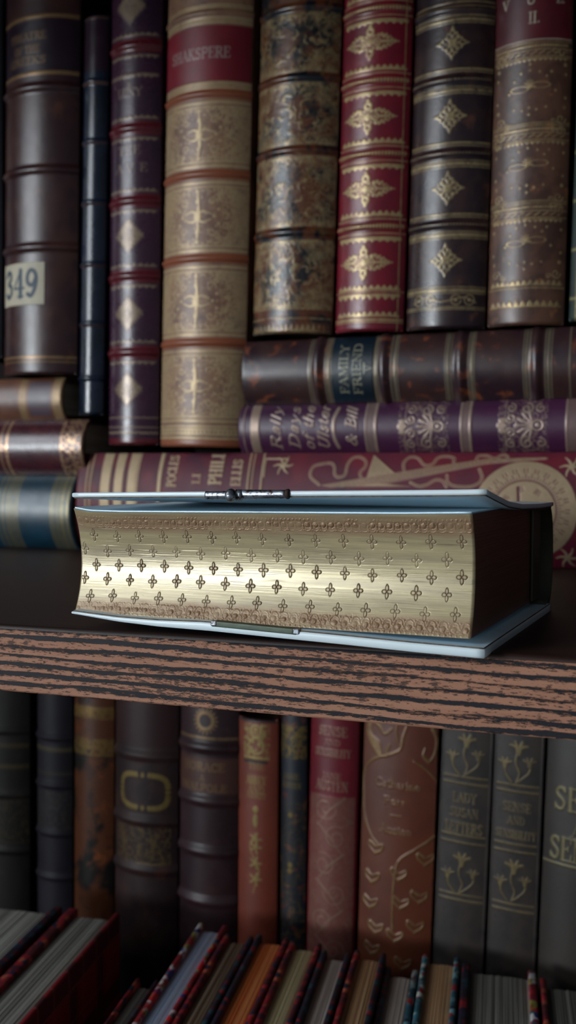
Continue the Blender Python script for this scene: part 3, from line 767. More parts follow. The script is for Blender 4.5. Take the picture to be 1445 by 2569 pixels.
# family friend
R3 = lying('book', 616, -1, 838, 998, 1000, 270, D=150, phi=46, zb=R2.base[2]+R2.w/2+.2, res=.34)
c = R3.cv; Z = R3.z; Hs = c.S/2
R3.bands = [Z(797), Z(962), Z(1155), Z(1345)]; R3.bw = 5.5; R3.bh = 1.3
for px, wd in ((777, .6), (784, .35), (818, .5), (825, 1.), (831, .35), (938, .35), (943, .9), (950, .35), (982, .5), (992, 1.), (998, .35),
               (1118, .4), (1124, .8), (1132, .35), (1176, .5), (1184, 1.), (1190, .35), (1314, .35), (1321, .7), (1329, .35), (1368, .4), (1376, .8), (1384, .35), (1430, .4)): c.band(Z(px), wd)
L_R3 = leather('worn_mahogany_calf', '#27181e', '#33201f', '#6a3822', 60, gold='#7a705c', rough=.32, wear=.3, gmin=.5, mix3=(.57, .68))
std(R3, L_R3, 'dark mahogany book lettered FAMILY FRIEND, topmost of its stack', G_ST)
def paint_ff(c):
    L = c.H; 
    c.text('FAMILY', 0, L*.60, 3.9, fill=24); c.text('FRIEND', 0, L*.28, 3.9, fill=25); c.line([(-2.5, L*.2), (2.5, L*.2)], .4); c.text('V', 0, L*.02, 2.8)
R3.patch('title_label', -R3.S*.485, R3.S*.485, Z(937), Z(833), paint_ff, leather('blue_black_label', '#0a1620', '#0d1c28', None, 25, gold='#8d8a72', rough=.35, metal=.3, gmin=.5), .25, .25, 'blue-black leather label lettered FAMILY FRIEND V')

G_SL = 'books lying in the stack on the left'
S1 = lying('book', 200, 1, 1190, 1368, 100, 230, D=140, phi=46, zb=.3, res=.5)
c = S1.cv; Z = S1.z
for px in (-2, 10, 22, 30, 38, 46, 130, 137, 146, 154, 160, 172): c.band(Z(px), 1. if px % 4 else 1.7)
c.rect(-c.S/2, c.S/2, Z(30), Z(5), .25); c.rect(-c.S/2, c.S/2, Z(176), Z(134), .2)
std(S1, leather('petrol_blue_calf', '#0b2633', '#0e3040', None, 40, gold='#6e6548', rough=.36), 'petrol blue book with gilt bands lying at the bottom of the left stack', G_SL)
S2 = lying('book', 226, 1, 1052, 1187, 120, 230, D=140, phi=52, zb=S1.base[2]+S1.w/2+.2, res=.45)
c = S2.cv; Z = S2.z; c.band(Z(5), .8); c.band(Z(20), 1.6); c.filigree(-c.S/2, c.S/2, Z(222), Z(155), 2., 9, wdt=.12); c.band(Z(155), .8); c.band(Z(206), .8)
c.scroll(0, Z(8), 3, 1, 1.2, .8)
std(S2, leather('dull_maroon_calf', '#33171f', '#3f1b22', '#4d251f', 40, gold='#a08062', rough=.27, gmin=.2), 'glossy maroon book with a worn gilt end, lying on the petrol blue book', G_SL)
S3 = lying('book', 166, 1, 948, 1046, 80, 190, D=120, phi=40, zb=S2.base[2]+S2.w/2+.2, res=.5)
c = S3.cv; Z = S3.z; c.rect(-c.S/2, c.S/2, Z(66), Z(48), .5); c.rect(-c.S/2, c.S/2, Z(156), Z(132), .6); c.lay = 't'; c.rect(-c.S*.4, c.S*.4, Z(126), Z(72))
std(S3, leather('tan_calf', '#4d2d1f', '#5e3a28', '#6b3c26', 45, tone='#43353c', gold='#97805a', rough=.42), 'small tan leather book lying topmost under the numbered brown book', G_SL)

# ================================================================== UPRIGHT BOOKS, LOWER SHELF
G_LO = 'antique books standing on the lower shelf'
def low(bl, br, yb, tl, tr, yt, toppy=None, **kw):
    B = upright('book', bl, br, yb, tl, tr, yt, 100, **kw)
    sl = B.lean; 
    # extend down to the lower shelf
    dz = B.base[2]-SHELF_LOW*1000; B.base[0] -= math.tan(sl)*dz; B.base[2] = SHELF_LOW*1000
    top = -30 if toppy is None else PY((tl+tr)/2, toppy, YS)[2]*1000
    H = (top-SHELF_LOW*1000)/math.cos(sl)
    b2 = Book('book', B.w, H, 140, kw.get('phi', 45), res=kw.get('res', .36), emb=kw.get('emb', .05))
    b2.lean, b2.base = B.lean, B.base
    cs, sn = math.cos(sl), math.sin(sl)
    def zof(py):
        px = (bl+br)/2+((tl+tr)/2-(bl+br)/2)*(py-yb)/(yt-yb)
        p = PY(px, py, YS-b2.b*.7*MM)*1000-b2.base; return p[0]*sn+p[2]*cs
    def xof(px, py):
        p = PY(px, py, YS-b2.b*.75*MM)*1000-b2.base; x = p[0]*cs-p[2]*sn
        return b2.R*math.asin(max(-.98, min(.98, x/b2.R)))
    b2.z, b2.x = zof, xof; b2.loc = tuple(b2.base*MM); b2.rot = (0, sl, 0)
    return b2
# L1, L2 dark
B = low(-60, 75, 2200, -60, 75, 1740, phi=42, res=.6); c = B.cv; ribs(B, [1830, 1990, 2130]); B.bw = 5
c.band(B.z(1868), 2.6, .35); c.band(B.z(1920), 2.6, .4); c.filigree(-c.S/2, c.S/2, B.z(2110), B.z(2005), 2.4, 3, v=.25)
L_dk = leather('soot_black_calf', '#14110f', '#1b1715', '#221a16', 40, gold='#5e5230', rough=.58, spec=.25)
std(B, L_dk, 'blackish book with faint gilt bands at the lower left edge of the photo', G_LO)
B = low(94, 183, 2200, 94, 183, 1750, phi=42, res=.6); c = B.cv; ribs(B, [1850, 1970, 2090, 2200]); B.bw = 4
c.band(B.z(1880), 2.2, .5); c.band(B.z(1940), 1., .3); c.filigree(-c.S/2, c.S/2, B.z(2075), B.z(1985), 2.2, 5, v=.2)
std(B, leather('charcoal_calf', '#15121a', '#1a1720', None, 40, gold='#63583a', rough=.58, spec=.25), 'charcoal leather book left of the patchy orange-brown one on the lower shelf', G_LO)
# L3 orange brown patchy
B = low(187, 286, 2200, 187, 288, 1760, toppy=None, phi=38, res=.5); c = B.cv
c.filigree(-c.S/2, c.S/2, B.z(1802), B.z(1776), 1.8, 3, v=.8, wdt=.2); c.filigree(-c.S/2, c.S/2, B.z(1893), B.z(1856), 2., 4, v=.7, wdt=.2); c.band(B.z(1893), .8, .8); c.band(B.z(1776), .8, .8)
std(B, leather('patchy_orange_calf', '#4e2a16', '#14110f', '#6e3a1c', 34, gold='#80683a', rough=.42, cut=(.5, .56), mix3=(.58, .7), spec=.3), 'patchy orange-brown and black book on the lower shelf', G_LO)
# L4
B = low(288, 446, 2250, 288, 452, 1780, phi=40, res=.42); c = B.cv; ribs(B, [1895, 2058, 2180]); B.bw = 6; B.bh = 1.2
x0, x1, z0, z1 = B.x(306, 1985), B.x(416, 1985), B.z(2024), B.z(1944)
for k in range(64):
    a = 2*math.pi*k/64; ca, sa = math.cos(a), math.sin(a); q = .55
    px = (x0+x1)/2+(x1-x0)/2*math.copysign(abs(ca)**q, ca); pz = (z0+z1)/2+(z1-z0)/2*math.copysign(abs(sa)**q, sa)
    c.disc(px, pz, 1.1); c.disc(px*1.0+ca*.9, pz+sa*.9, .8)
w, X, Zc = c.win(-c.S/2, c.S/2, B.z(2165), B.z(2075))
c.filigree(-c.S*.4, c.S*.4, B.z(2165), B.z(2075), 2.6, 8, v=.35, wdt=.12)
c.lay = 't'; c.rect(-c.S/2, c.S/2, B.z(1890)+4, B.z(1780)+40); c.lay = 'g'
std(B, leather('dark_umber_calf', '#221517', '#31201e', '#3d2219', 50, tone='#2f1a1b', gold='#7e6c3e', rough=.52, spec=.3, gmin=.3), 'dark umber book with a beaded gilt rounded frame on the lower shelf', G_LO)
# L5
B = low(450, 596, 2250, 456, 598, 1790, phi=42, res=.4); c = B.cv; ribs(B, [1875, 2008, 2135, 2260]); B.bw = 6; B.bh = 1.3
xc = B.x(518, 1808); zc = B.z(1808); c.ring(xc, zc, 4.2, 1.6)
for k in range(18): a = k*2*math.pi/18; c.line([(xc+4.6*math.cos(a), zc+4.6*math.sin(a)), (xc+6.4*math.cos(a), zc+6.4*math.sin(a))], .8)
c.band(B.z(1851), 1.1); c.lay = 't'; c.rect(-c.S/2, c.S/2, B.z(1988), B.z(1900)); c.lay = 'g'
c.text('HORACE', -1, B.z(1933), 4., fill=24); c.text('A', -1, B.z(1958), 3); c.text('WALPOLE', -1, B.z(1984), 3.6, fill=26)
std(B, leather('violet_brown_calf', '#28181d', '#332024', '#3c2422', 36, tone='#4a2f28', gold='#8a6f4e', rough=.42, spec=.4), 'violet-brown book with raised bands and a gilt sun ornament, left of the orange book', G_LO)
# L6 orange
B = low(597, 695, 2290, 598, 701, 1800, toppy=1800, phi=36, res=.34, emb=.1); c = B.cv
zt = B.z(1800)
c.lay = 't'; c.rect(-c.S/2, c.S/2, B.z(1812), B.z(1790)+9); c.lay = 'g'
xl, xr = B.x(612, 1850), B.x(676, 1850); xm = (xl+xr)/2
c.filigree(xl, xr, B.z(1902), B.z(1818), 1.7, 31, v=1., wdt=.11); c.rect(xl, xr, B.z(1905), B.z(1899))
c.ring(xm, B.z(1835), 3, 1.); c.ring(xm, B.z(1872), 4., 1.)
c.lay = 't'; c.rect(xl, xr-1, B.z(1915), B.z(1907)); c.lay = 'g'
c.text('THE', xm, B.z(1930), 3., fill=9); c.text('ABBEY', xm, B.z(1967), 4, fill=11); c.text('AND', xm, B.z(1990), 3.6, fill=9); c.text('ABBOT', xm, B.z(2002), 2.4, fill=11)
c.disc(xm, B.z(2030), 1.6); c.disc(xm, B.z(2058), 1.4, rz=3.4)
for p in (2105, 2125, 2165, 2205): 
    for k in range(5): a = k*1.256; c.taper([(xm, B.z(p)), (xm+3.2*math.cos(a), B.z(p)+3.2*math.sin(a))], 1., .4)
c.curve([(xm, B.z(2090)), (xm-3, B.z(2130)), (xm+2, B.z(2180)), (xm-1, B.z(2240))], .6)
std(B, leather('rust_orange_cloth', '#6a2c1c', '#743222', None, 25, tone='#2a1618', gold='#93824f', rough=.5, gmin=.2), 'rust orange cloth book with a gilt floral block at its head', G_LO)
# L7 floral
B = low(700, 770, 2340, 702, 776, 1810, phi=40, wf=.88, res=.34); c = B.cv
c.filigree(-c.S/2, c.S/2, B.z(1902), B.z(1822), 1.8, 41, v=.9, wdt=.14); c.filigree(-c.S/2, c.S/2, B.z(2400), B.z(2010), 3.4, 43, v=.5, wdt=.05)
c.text('JANE', -1, B.z(1955), 2.6, fill=9); c.text('AUSTEN', -1, B.z(1977), 2.6, fill=11)
for p in (2045, 2170, 2185): c.disc(-1, B.z(p), 1.3)
c.lay = 't'; c.rect(-c.S/2, c.S/2, B.z(1990), B.z(1905)); c.lay = 'g'
std(B, leather('floral_dark_cloth', '#121722', '#10131b', '#5c2c1c', 60, tone='#0d1622', gold='#7a6634', rough=.5, gmin=.3, mix3=(.55, .66)), 'thin dark blue book with orange flower pattern between the rust orange and red books', G_LO)
# L8 red
B = low(767, 891, 2340, 780, 903, 1815, phi=40, wf=.95, res=.3, emb=.12); c = B.cv
for t, p, h, f in (('SENSE', 1846, 4.4, 15), ('AND', 1870, 2.8, 8.5), ('SENSIBILITY', 1898, 3.6, 19), ('JANE', 1955, 3., 10), ('AUSTEN', 1983, 4.4, 17)): c.text(t, 0, B.z(p), h, fill=f, wt=1.2)
c.filigree(-c.S*.46, c.S*.46, B.z(2520), B.z(1998), 2.6, 51, v=.6, wdt=.10)
c.rect(-c.S*.46, c.S*.46, B.z(2520), B.z(1998), .42); 
for k in range(7):
    zz = B.z(2030+k*70); sg = 1 if k % 2 else -1
    c.scroll(sg*3, zz, 6, sg, 1.5, .7, k); c.taper([(sg*6, zz-8), (0, zz), (-sg*7, zz+6)], .6, 1.2)
std(B, leather('scarlet_cloth', '#640f1e', '#701222', None, 25, gold='#927260', rough=.45, gmin=.5, metal=.35), 'red cloth book lettered SENSE AND SENSIBILITY over a scrolling gilt panel', G_LO)
# L9 copper art nouveau
B = low(895, 1083, 2370, 907, 1108, 1825, phi=24, wf=.965, res=.3, emb=.28); c = B.cv
q = lambda px, py: (B.x(px, py), B.z(py))
for P, a, b in (([(930, 1812), (922, 1840), (928, 1862), (950, 1895)], 2.2, 3.6), ([(950, 1892), (948, 1870), (930, 1856)], 2.6, 1.2), ([(928, 1818), (950, 1826), (965, 1845), (985, 1830)], 1.6, .9),
          ([(1022, 1820), (1012, 1850), (1006, 1878), (985, 1892), (965, 1900), (935, 1915), (912, 1945), (908, 2000), (911, 2060), (928, 2105), (950, 2128)], 1.1, .9),
          ([(968, 1900), (972, 1885), (979, 1870)], 1.6, .6), ([(998, 1818), (996, 1845), (1004, 1870)], .8, .6), ([(1085, 1822), (1094, 1850), (1088, 1885), (1075, 1905)], 1.8, .8), ([(1075, 1905), (1062, 1890), (1066, 1870)], 1.4, .6),
          ([(1040, 1905), (1070, 1925), (1096, 1960), (1102, 2020), (1098, 2070), (1075, 2100), (1040, 2125), (1008, 2150), (995, 2175), (987, 2240), (985, 2330)], .8, 1.),
          ([(1085, 2090), (1050, 2118), (1018, 2142)], .8, 1.2)): c.taper([q(*p) for p in P], a, b)
for t, p, h, f in (('Catharine', 1978, 3.8, 22), ('Parr', 2020, 3.6, 11), ('Austen', 2092, 3.8, 16)): c.text(t, 0 if t != 'Parr' else -1, B.z(p), h, fill=f)
c.line([(-2.5, B.z(2046)), (2.5, B.z(2046))], .5)
for hx, hy in ((940, 2140), (930, 2215), (925, 2280), (940, 2340), (1000, 2195), (1005, 2265), (1050, 2245), (1040, 2320), (990, 2350), (930, 2395), (1065, 2150), (1010, 2415)):
    x, z = q(hx, hy); s_ = 3.3
    c.taper([(x, z-s_*.6), (x-s_, z+s_*.3), (x-s_*.9, z+s_), (x-s_*.1, z+s_*.5)], .8, 1.3); c.taper([(x, z-s_*.6), (x+s_, z+s_*.1), (x+s_*1.2, z+s_*.9), (x+s_*.2, z+s_*.4)], 1.4, .6)
std(B, leather('copper_brown_cloth', '#5b2c1d', '#663420', None, 25, gold='#8a6f4a', rough=.42, gmin=.35, wear=.46, metal=.45), 'wide copper brown book embossed with gilt vines and heart-shaped leaves on the lower shelf', G_LO)
# L10, L11 greys with lilies
def lily_book(pts, lines, dy, labels, label):
    B = low(*pts, phi=14, wf=.965, res=.28, emb=.22); c = B.cv; Hs = c.S/2
    def lily(x, z, s, tilt=0.):
        for a in (-55, -20, 20, 55):
            A = math.radians(a)+tilt; c.taper([(x, z-s*.3), (x+s*.45*math.sin(A*.6), z+s*.35), (x+s*1.05*math.sin(A), z+s*1.*math.cos(A))], s*.42, s*.24)
    for base, tp in ((1945+dy, 1850+dy), (2240+dy*1.1, 2148+dy)):
        zb, zt = B.z(base), B.z(tp); h = zt-zb
        lily(0, zt-3, 4.4); c.curve([(0, zt-1), (-1.2, zt-h*.45), (.6, zt-h*.75), (-.6, zb)], .8)
        lily(-Hs*.55, zb+h*.42, 3.4); c.curve([(-Hs*.55, zb+h*.42), (-Hs*.5, zb+h*.2), (-Hs*.25, zb)], .8)
        lily(Hs*.45, zb+h*.5, 3.); c.curve([(Hs*.5, zb+h*.5), (Hs*.45, zb+h*.3), (Hs*.2, zb+h*.12), (-.4, zb)], .7)
    for p in lines: c.band(B.z(p), .8, 1., 1.5)
    for (t, p, h, f) in labels: c.text(t, 0, B.z(p), h, fill=f)
    std(B, L_grey, label, G_LO)
L_grey = leather('slate_grey_cloth', '#2a2421', '#352c27', '#1d191c', 90, gold='#7c6c4a', rough=.55, gmin=.2, wear=.42, metal=.4)
lily_book((1085, 1215, 2400, 1110, 1240, 1840), (1950, 1966, 2096, 2114, 2244, 2258), 0, (('LADY', 2014, 4.4, 11.5), ('SUSAN', 2050, 4, 13.5), ('LETTERS', 2090, 4.8, 17.5)), 'slate grey book stamped with gilt lilies, touching the copper brown book')
lily_book((1218, 1344, 2430, 1242, 1368, 1850), (1970, 1986, 2118, 2136, 2268, 2284), 18, (('SENSE', 2036, 4., 13), ('AND', 2068, 3.4, 8), ('SENSIBILITY', 2104, 3.6, 18.5)), 'slate grey gilt lily book beside the dark book with large serif lettering')
# L12
B = low(1350, 1560, 2400, 1370, 1590, 1870, phi=34, res=.26, emb=.25); c = B.cv
c.text('SENSE', B.x(1470, 2030)+2., B.z(2040), 10., fill=33, wt=1.1); c.text('AND', B.x(1462, 2090)+3.5, B.z(2104), 6.2, fill=17, wt=.9); c.text('SENSIBILITY', B.x(1520, 2130)+2.5, B.z(2166), 10., fill=55, wt=1.1)
c.band(B.z(2178), 1.)
std(B, leather('sooty_green_cloth', '#2c2622', '#322b26', None, 20, gold='#7d7454', rough=.5, gmin=.6, metal=.4), 'plain dark grey book with large gilt serif lettering at the lower right edge', G_LO)

# ================================================================== FRONT ROW, LOWER SHELF (tops seen from above)
def cloth(name, cols, scale=190, base='#3a0c12', rough=.7):
    n = NT(name); v = n.coord()
    vo = n.new('ShaderNodeTexVoronoi'); n.l.new(v, vo.inputs['Vector']); vo.inputs['Scale'].default_value = scale
    sep = n.new('ShaderNodeSeparateColor'); n.l.new(vo.outputs['Color'], sep.inputs[0])
    st = [(i/len(cols), lin(cc)) for i, cc in enumerate(cols)]
    col = n.ramp(sep.outputs[0], st, 'CONSTANT')
    m = n.ramp(n.noise(v, scale*.35, 3), [(.45, 0.), (.6, 1.)])
    col = n.mix(m, col, lin(base))
    n.bump(n.noise(v, 2200, 2), .0001, .5)
    return n.set(Base_Color=col, Roughness=rough)
def tartan():
    n = NT('red_tartan_cloth'); v = n.coord()
    sep = n.new('ShaderNodeSeparateXYZ'); n.l.new(v, sep.inputs[0])
    def stripes(o, per, wid): 
        f = n.math('FRACT', n.math('MULTIPLY', o, 1/per)); return n.math('LESS_THAN', f, wid)
    a = n.math('MAXIMUM', stripes(sep.outputs[2], .030, .3), n.math('MULTIPLY', stripes(sep.outputs[1], .030, .3), 1.))
    col = n.mix(n.math('MULTIPLY', a, .7), lin('#7a0d18'), lin('#12141c'))
    b = n.math('MAXIMUM', stripes(sep.outputs[2], .015, .06), stripes(sep.outputs[1], .015, .06))
    col = n.mix(n.math('MULTIPLY', b, .6), col, lin('#93504a'))
    n.bump(n.noise(v, 2500, 2), .0001, .5)
    return n.set(Base_Color=col, Roughness=.7)
M_tart = tartan()
M_fl1 = cloth('beaded_red_floral_cloth', ['#b3121c', '#1b2a6a', '#c41820', '#8a8a3c', '#16585e', '#b81620', '#c9c9c9', '#7a1f4a'], 330, '#7a0e18')
M_fl2 = cloth('dark_navy_floral_cloth', ['#141528', '#5a0f1c', '#1d1f3a', '#154046', '#8a1520', '#241430'], 260, '#1a0f1c')
M_fl3 = cloth('teal_blue_floral_cloth', ['#2f6f7e', '#152038', '#6a98a0', '#8a1622', '#1b3e4a', '#c0c4b8'], 260, '#1f4f5c')
M_fl4 = cloth('crimson_floral_cloth', ['#8a101c', '#3a0e22', '#a3202a', '#1a1c34', '#6a1020', '#b0563a'], 260, '#4a0c18')
ZT = -.175
YAWR = math.radians(9.3)
dirv = np.array([-math.sin(YAWR), math.cos(YAWR), 0]); perp = np.array([math.cos(YAWR), math.sin(YAWR), 0])
G_FR = 'small cloth-bound books standing in the front row, tops seen from above'
def front_book(lb, rb, label, matL, matR, pm, back, dtop=0., L=120., thL=2.6, thR=2.6, gap=None):
    """lb / rb: (x at the frame's lower edge y=2569) of the outer board edges; back: (x,y) of the back end of the right-hand board"""
    z = ZT+dtop*MM
    a = PZ(lb, 2569, z); b = PZ(rb, 2569, z); k = PZ(back[0], back[1], z)
    ua, ub = a@perp, b@perp; vb = min(k@dirv, .2115)
    w = (ub-ua)*1000*.98; cu = (ua+ub)/2
    org = perp*cu+dirv*(vb-L*MM)
    E_ = empty('book', (org[0], org[1], SHELF_LOW), (0, 0, YAWR)); tag(E_, label, 'book', G_FR)
    H = (z-SHELF_LOW)*1000
    for sg, th, m in ((-1, thL, matL), (1, thR, matR)):
        x0, x1 = sorted((sg*w/2*MM, sg*(w/2-th)*MM))
        bm = bmesh.new(); rbox(bm, x0, x1, 3*MM, L*MM, 0, H*MM, .0009, 3)
        bm_obj('board', bm, m, E_, True)
    # page block with slightly fanned leaves
    nx, ny = 60, 20; x0, x1 = -(w/2-thL-.1), (w/2-thR-.1)
    xs = np.linspace(x0, x1, nx); ys = np.linspace(5, L-5, ny)
    rg_ = np.random.RandomState(int(lb) % 997+3); hz = rg_.rand(nx)*.5
    X = xs[None, :]+0*ys[:, None]; Y = ys[:, None]+0*xs[None, :]; Zt = H-2.3-hz[None, :]*np.ones((ny, 1))+.5*np.cos(np.linspace(-1.3, 1.3, nx))[None, :]
    top = np.stack([X, Y, Zt], -1).reshape(-1, 3); bot = top.copy(); bot[:, 2] = 3
    nv = len(top); ring = np.concatenate([np.arange(nx), np.arange(1, ny)*nx+nx-1, (ny-1)*nx+np.arange(nx-2, -1, -1), np.arange(ny-2, 0, -1)*nx]); m_ = len(ring); i = np.arange(m_)
    rf = np.stack([ring[i], nv+ring[i], nv+ring[(i+1) % m_], ring[(i+1) % m_]], 1)
    me = mesh_np('page_block', np.concatenate([top, bot])*MM, np.concatenate([gridfaces(ny, nx), gridfaces(ny, nx, nv, True), rf]), smooth=False)
    addobj('page_block', me, pm, E_)
    # rounded spine at the viewer's side
    n = 14; P = []
    for i in range(n+1):
        a_ = -math.pi/2+math.pi*i/n; P.append((math.sin(a_)*w/2, 3.5-math.cos(a_)*min(6, w*.22)))
    P = np.array(P); V = np.zeros((2, n+1, 3)); V[..., :2] = P[None]; V[1, :, 2] = H
    Vi = V.copy(); Vi[..., 1] += 1.6; allv = np.concatenate([Vi[:1], V, Vi[1:]]).reshape(-1, 3)
    me = mesh_np('spine', allv*MM, np.concatenate([gridfaces(4, n+1)])); addobj('spine', me, matL, E_)
    return E_
P_grey = paper('grey_page_edges', '#8c8a82', '#b4b2a8'); P_blue = paper('pale_blue_page_edges', '#b8c6da', '#d2dcea')
P_brown = paper('brown_grey_page_edges', '#86705e', '#b8a48c'); P_orange = paper('orange_tan_page_edges', '#e08c52', '#f0a468')
P_cream = paper('cream_page_edges', '#c4b890', '#ddd3ac'); P_tan = paper('tan_page_edges', '#bf9870', '#d8b48c')
P_lav = paper('uneven_grey_page_edges', '#a89a92', '#d0c4b8', fine=1100, dist=.0004); P_dark = paper('dark_grey_page_edges', '#66635d', '#8a8780')
front_book(-430, -135, 'big cloth book with grey pages at the lower left corner, left of the tartan one', M_tart, M_fl2, P_grey, (165, 2200), thR=5, L=128)
front_book(-118, 62, 'big red tartan book with broad grey page tops at the lower left', M_fl4, M_tart, P_grey, (322, 2262), thL=5)
front_book(258, 324, 'thin low maroon book left of the red floral one with pale blue pages', M_fl4, M_fl2, P_dark, (352, 2452), dtop=-4, L=100, thL=1.8, thR=1.6)
front_book(328, 424, 'beaded red floral book with pale blue page tops', M_fl1, M_fl1, P_blue, (550, 2318))
front_book(428, 521, 'dark floral book with brown-grey page tops between the pale blue and orange pages', M_fl4, M_fl2, P_brown, (614, 2345))
front_book(525, 630, 'dark red floral book with orange page tops', M_fl2, M_fl4, P_orange, (724, 2350))
front_book(634, 733, 'dark red floral book with cream page tops, right of the orange one', M_fl4, M_fl4, P_cream, (804, 2365))
front_book(737, 826, 'navy floral book with uneven grey-pink page tops', M_fl2, M_fl2, P_lav, (874, 2388))
front_book(832, 928, 'crimson floral book with tan page tops and a teal tip', M_fl4, M_fl2, P_tan, (958, 2388))
front_book(932, 1028, 'navy and teal book with loose grey page tops', M_fl2, M_fl3, P_lav, (1052, 2432), dtop=-2)
front_book(1032, 1142, 'pale blue floral book with tan page tops', M_fl3, M_fl3, P_tan, (1152, 2400))
front_book(1146, 1356, 'thick floral book with wide dark grey page tops at the lower right', M_fl2, M_fl1, P_dark, (1338, 2432), thR=3.4, thL=3.5)
front_book(1362, 1500, 'floral book with dark grey pages at the lower right corner', M_fl4, M_fl2, P_dark, (1440, 2460))  # page tops simply coloured dark grey

# ================================================================== THE PRAYER BOOK
AB = math.radians(3.3)
N0 = np.array([.0465, -.0026, 0.])
pb = empty('prayer_book', tuple(N0), (0, 0, -AB)); tag(pb, 'small clasped book with stamped gilt page edges and pale ivory covers on the shelf edge', 'book')
# local: x to the right (the block runs to -112), y into the shelf
LB, WB = 112.3, 70.
def zbot(u): return np.interp(u, [0, 14, 30, 68, 97, 112.3], [4.0, 3.9, 3.7, 3.6, 3.3, 2.6])
def ztop(u): return np.interp(u, [0, 18, 38, 60, 84, 97, 107, 112.3], [33.0, 32.5, 32.2, 31.9, 31.5, 31.3, 31.35, 32.1])
nu, nt = 1500, 400
U = np.linspace(0, LB, nu); T = np.linspace(0, 1, nt)
UU, TT = np.meshgrid(U, T)          # rows t, cols u
Zb, Zt = zbot(UU), ztop(UU); ZZ = Zb+(Zt-Zb)*TT; HT = 29.
conc = 3.5*(1-np.abs(2*TT-1)**2.05)
rgn = np.random.RandomState(5)
page = vnoise(nt, nu, 1.1, 260, 3)*.6+vnoise(nt, nu, 2.6, 420, 4)*.4
disp = (page-.5)*.022
deep = np.clip((vnoise(nt, nu, 1.6, 170, 9)-.86)*6, 0, 1); disp -= deep*.05
mask = np.zeros_like(UU); brown = np.zeros_like(UU)
hmm = TT*HT
# the stamped quatrefoils
def stamp(u, t, s, k):
    z = t*HT; R = s*1.6
    c0, c1 = np.searchsorted(U, [u-R, u+R]); r0, r1 = np.searchsorted(T*HT, [z-R, z+R])
    if c1-c0 < 3 or r1-r0 < 3: return
    X = UU[r0:r1, c0:c1]-u; Zq = hmm[r0:r1, c0:c1]-z
    D = np.zeros_like(X); inn = np.zeros_like(X)
    for a, ln, wd in ((0, .62, .27), (math.pi/2, .84, .22), (math.pi, .62, .27), (-math.pi/2, .84, .22)):
        ca, sa = math.cos(a), math.sin(a); px = X*ca+Zq*sa-s*ln*.56; pz = -X*sa+Zq*ca
        r = np.hypot(px/(s*ln*.48), pz/(s*wd*.9)); e = (r-1)*s*.3
        D = np.maximum(D, np.exp(-(e/.09)**2)); inn = np.maximum(inn, np.clip(1-r, 0, 1))
    disp[r0:r1, c0:c1] += (-.20*D+.10*np.clip(inn*3, 0, 1))*k
    mask[r0:r1, c0:c1] = np.maximum(mask[r0:r1, c0:c1], D*k); brown[r0:r1, c0:c1] = np.maximum(brown[r0:r1, c0:c1], np.clip(inn*4, 0, 1)*.5*k)
rows = [(.765, 0., .8), (.615, .5, .6), (.475, 0., 1.), (.335, .5, 1.), (.175, .16, .8)]
pitch = 7.42
for t, ph, k in rows:
    for i in range(16):
        u = 3.0+(i+ph)*pitch-(0 if ph != .5 else .1)
        if 1.2 < u < LB-1.5: stamp(u+rgn.uniform(-.12, .12), t+rgn.uniform(-.008, .008), 1.9*rgn.uniform(.93, 1.06), k*rgn.uniform(.75, 1.1))
# borders of beads and little arches
for (tb, sg) in ((.055, 1), (.905, -1)):
    zc = tb*HT; r0, r1 = np.searchsorted(T*HT, [zc-2.3, zc+3.2]) if sg > 0 else np.searchsorted(T*HT, [zc-3.2, zc+2.3])
    X = UU[r0:r1]; Zq = (hmm[r0:r1]-zc)*sg
    p = 2.75 if sg > 0 else 2.15; uu = X+.25*(vnoise(r1-r0, nu, 30, 30, 44)-.5); ph = (uu/p) % 1-.5; dx = ph*p
    r = np.hypot(dx, (Zq-.1)*1.05)
    d = .13*np.clip(1-(r/.62)**2, 0, 1)**.6-.05*np.exp(-((r-.82)/.13)**2)
    ra = np.hypot(dx, Zq-.7); d += .07*np.exp(-((ra-1.05)/.13)**2)*(Zq > .5)
    ph2 = ((uu/p*2) % 1-.5)*p/2; d += .09*np.clip(1-(np.hypot(ph2, Zq+1.2)/.3)**2, 0, 1)
    ph3 = ((uu/p+.5) % 1-.5)*p; d += .09*np.clip(1-(np.hypot(ph3, Zq-.3)/.24)**2, 0, 1)+.08*np.clip(1-(np.hypot(ph3, Zq-1.6)/.3)**2, 0, 1)
    d += (vnoise(r1-r0, nu, 3.2, 3.2, 45)-.5)*.07*np.clip(1.4-np.abs(Zq)/2, 0, 1)
    fade = 1.75*np.clip(vnoise(r1-r0, nu, 12, 40, 21)*1.6-.1, .3, 1)*np.clip((LB-X+2)/40+.3, .4, 1)
    disp[r0:r1] += d*fade; brown[r0:r1] = np.maximum(brown[r0:r1], (.55+.3*fade)*np.clip(1.3-np.abs(Zq-.4)/2.6, 0, 1))
brown = np.clip(brown+.35*vnoise(nt, nu, 60, 200, 33)*np.clip(np.abs(TT-.42)*2.2-.25, 0, 1), 0, 1)
edge = np.minimum.reduce([UU, LB-UU]); disp *= np.clip(edge/.8, 0, 1)
endround = .5*np.clip(1-edge/.7, 0, 1)**2
Yf = conc-disp+endround
V = np.stack([-UU, Yf, ZZ], -1)
faces = [gridfaces(nt, nu, 0, True)]; attr_b = [brown.ravel()]; attr_m = [mask.ravel()]
Vs = [V.reshape(-1, 3)]; off = nt*nu; midx = [np.zeros(len(faces[0]), int)]
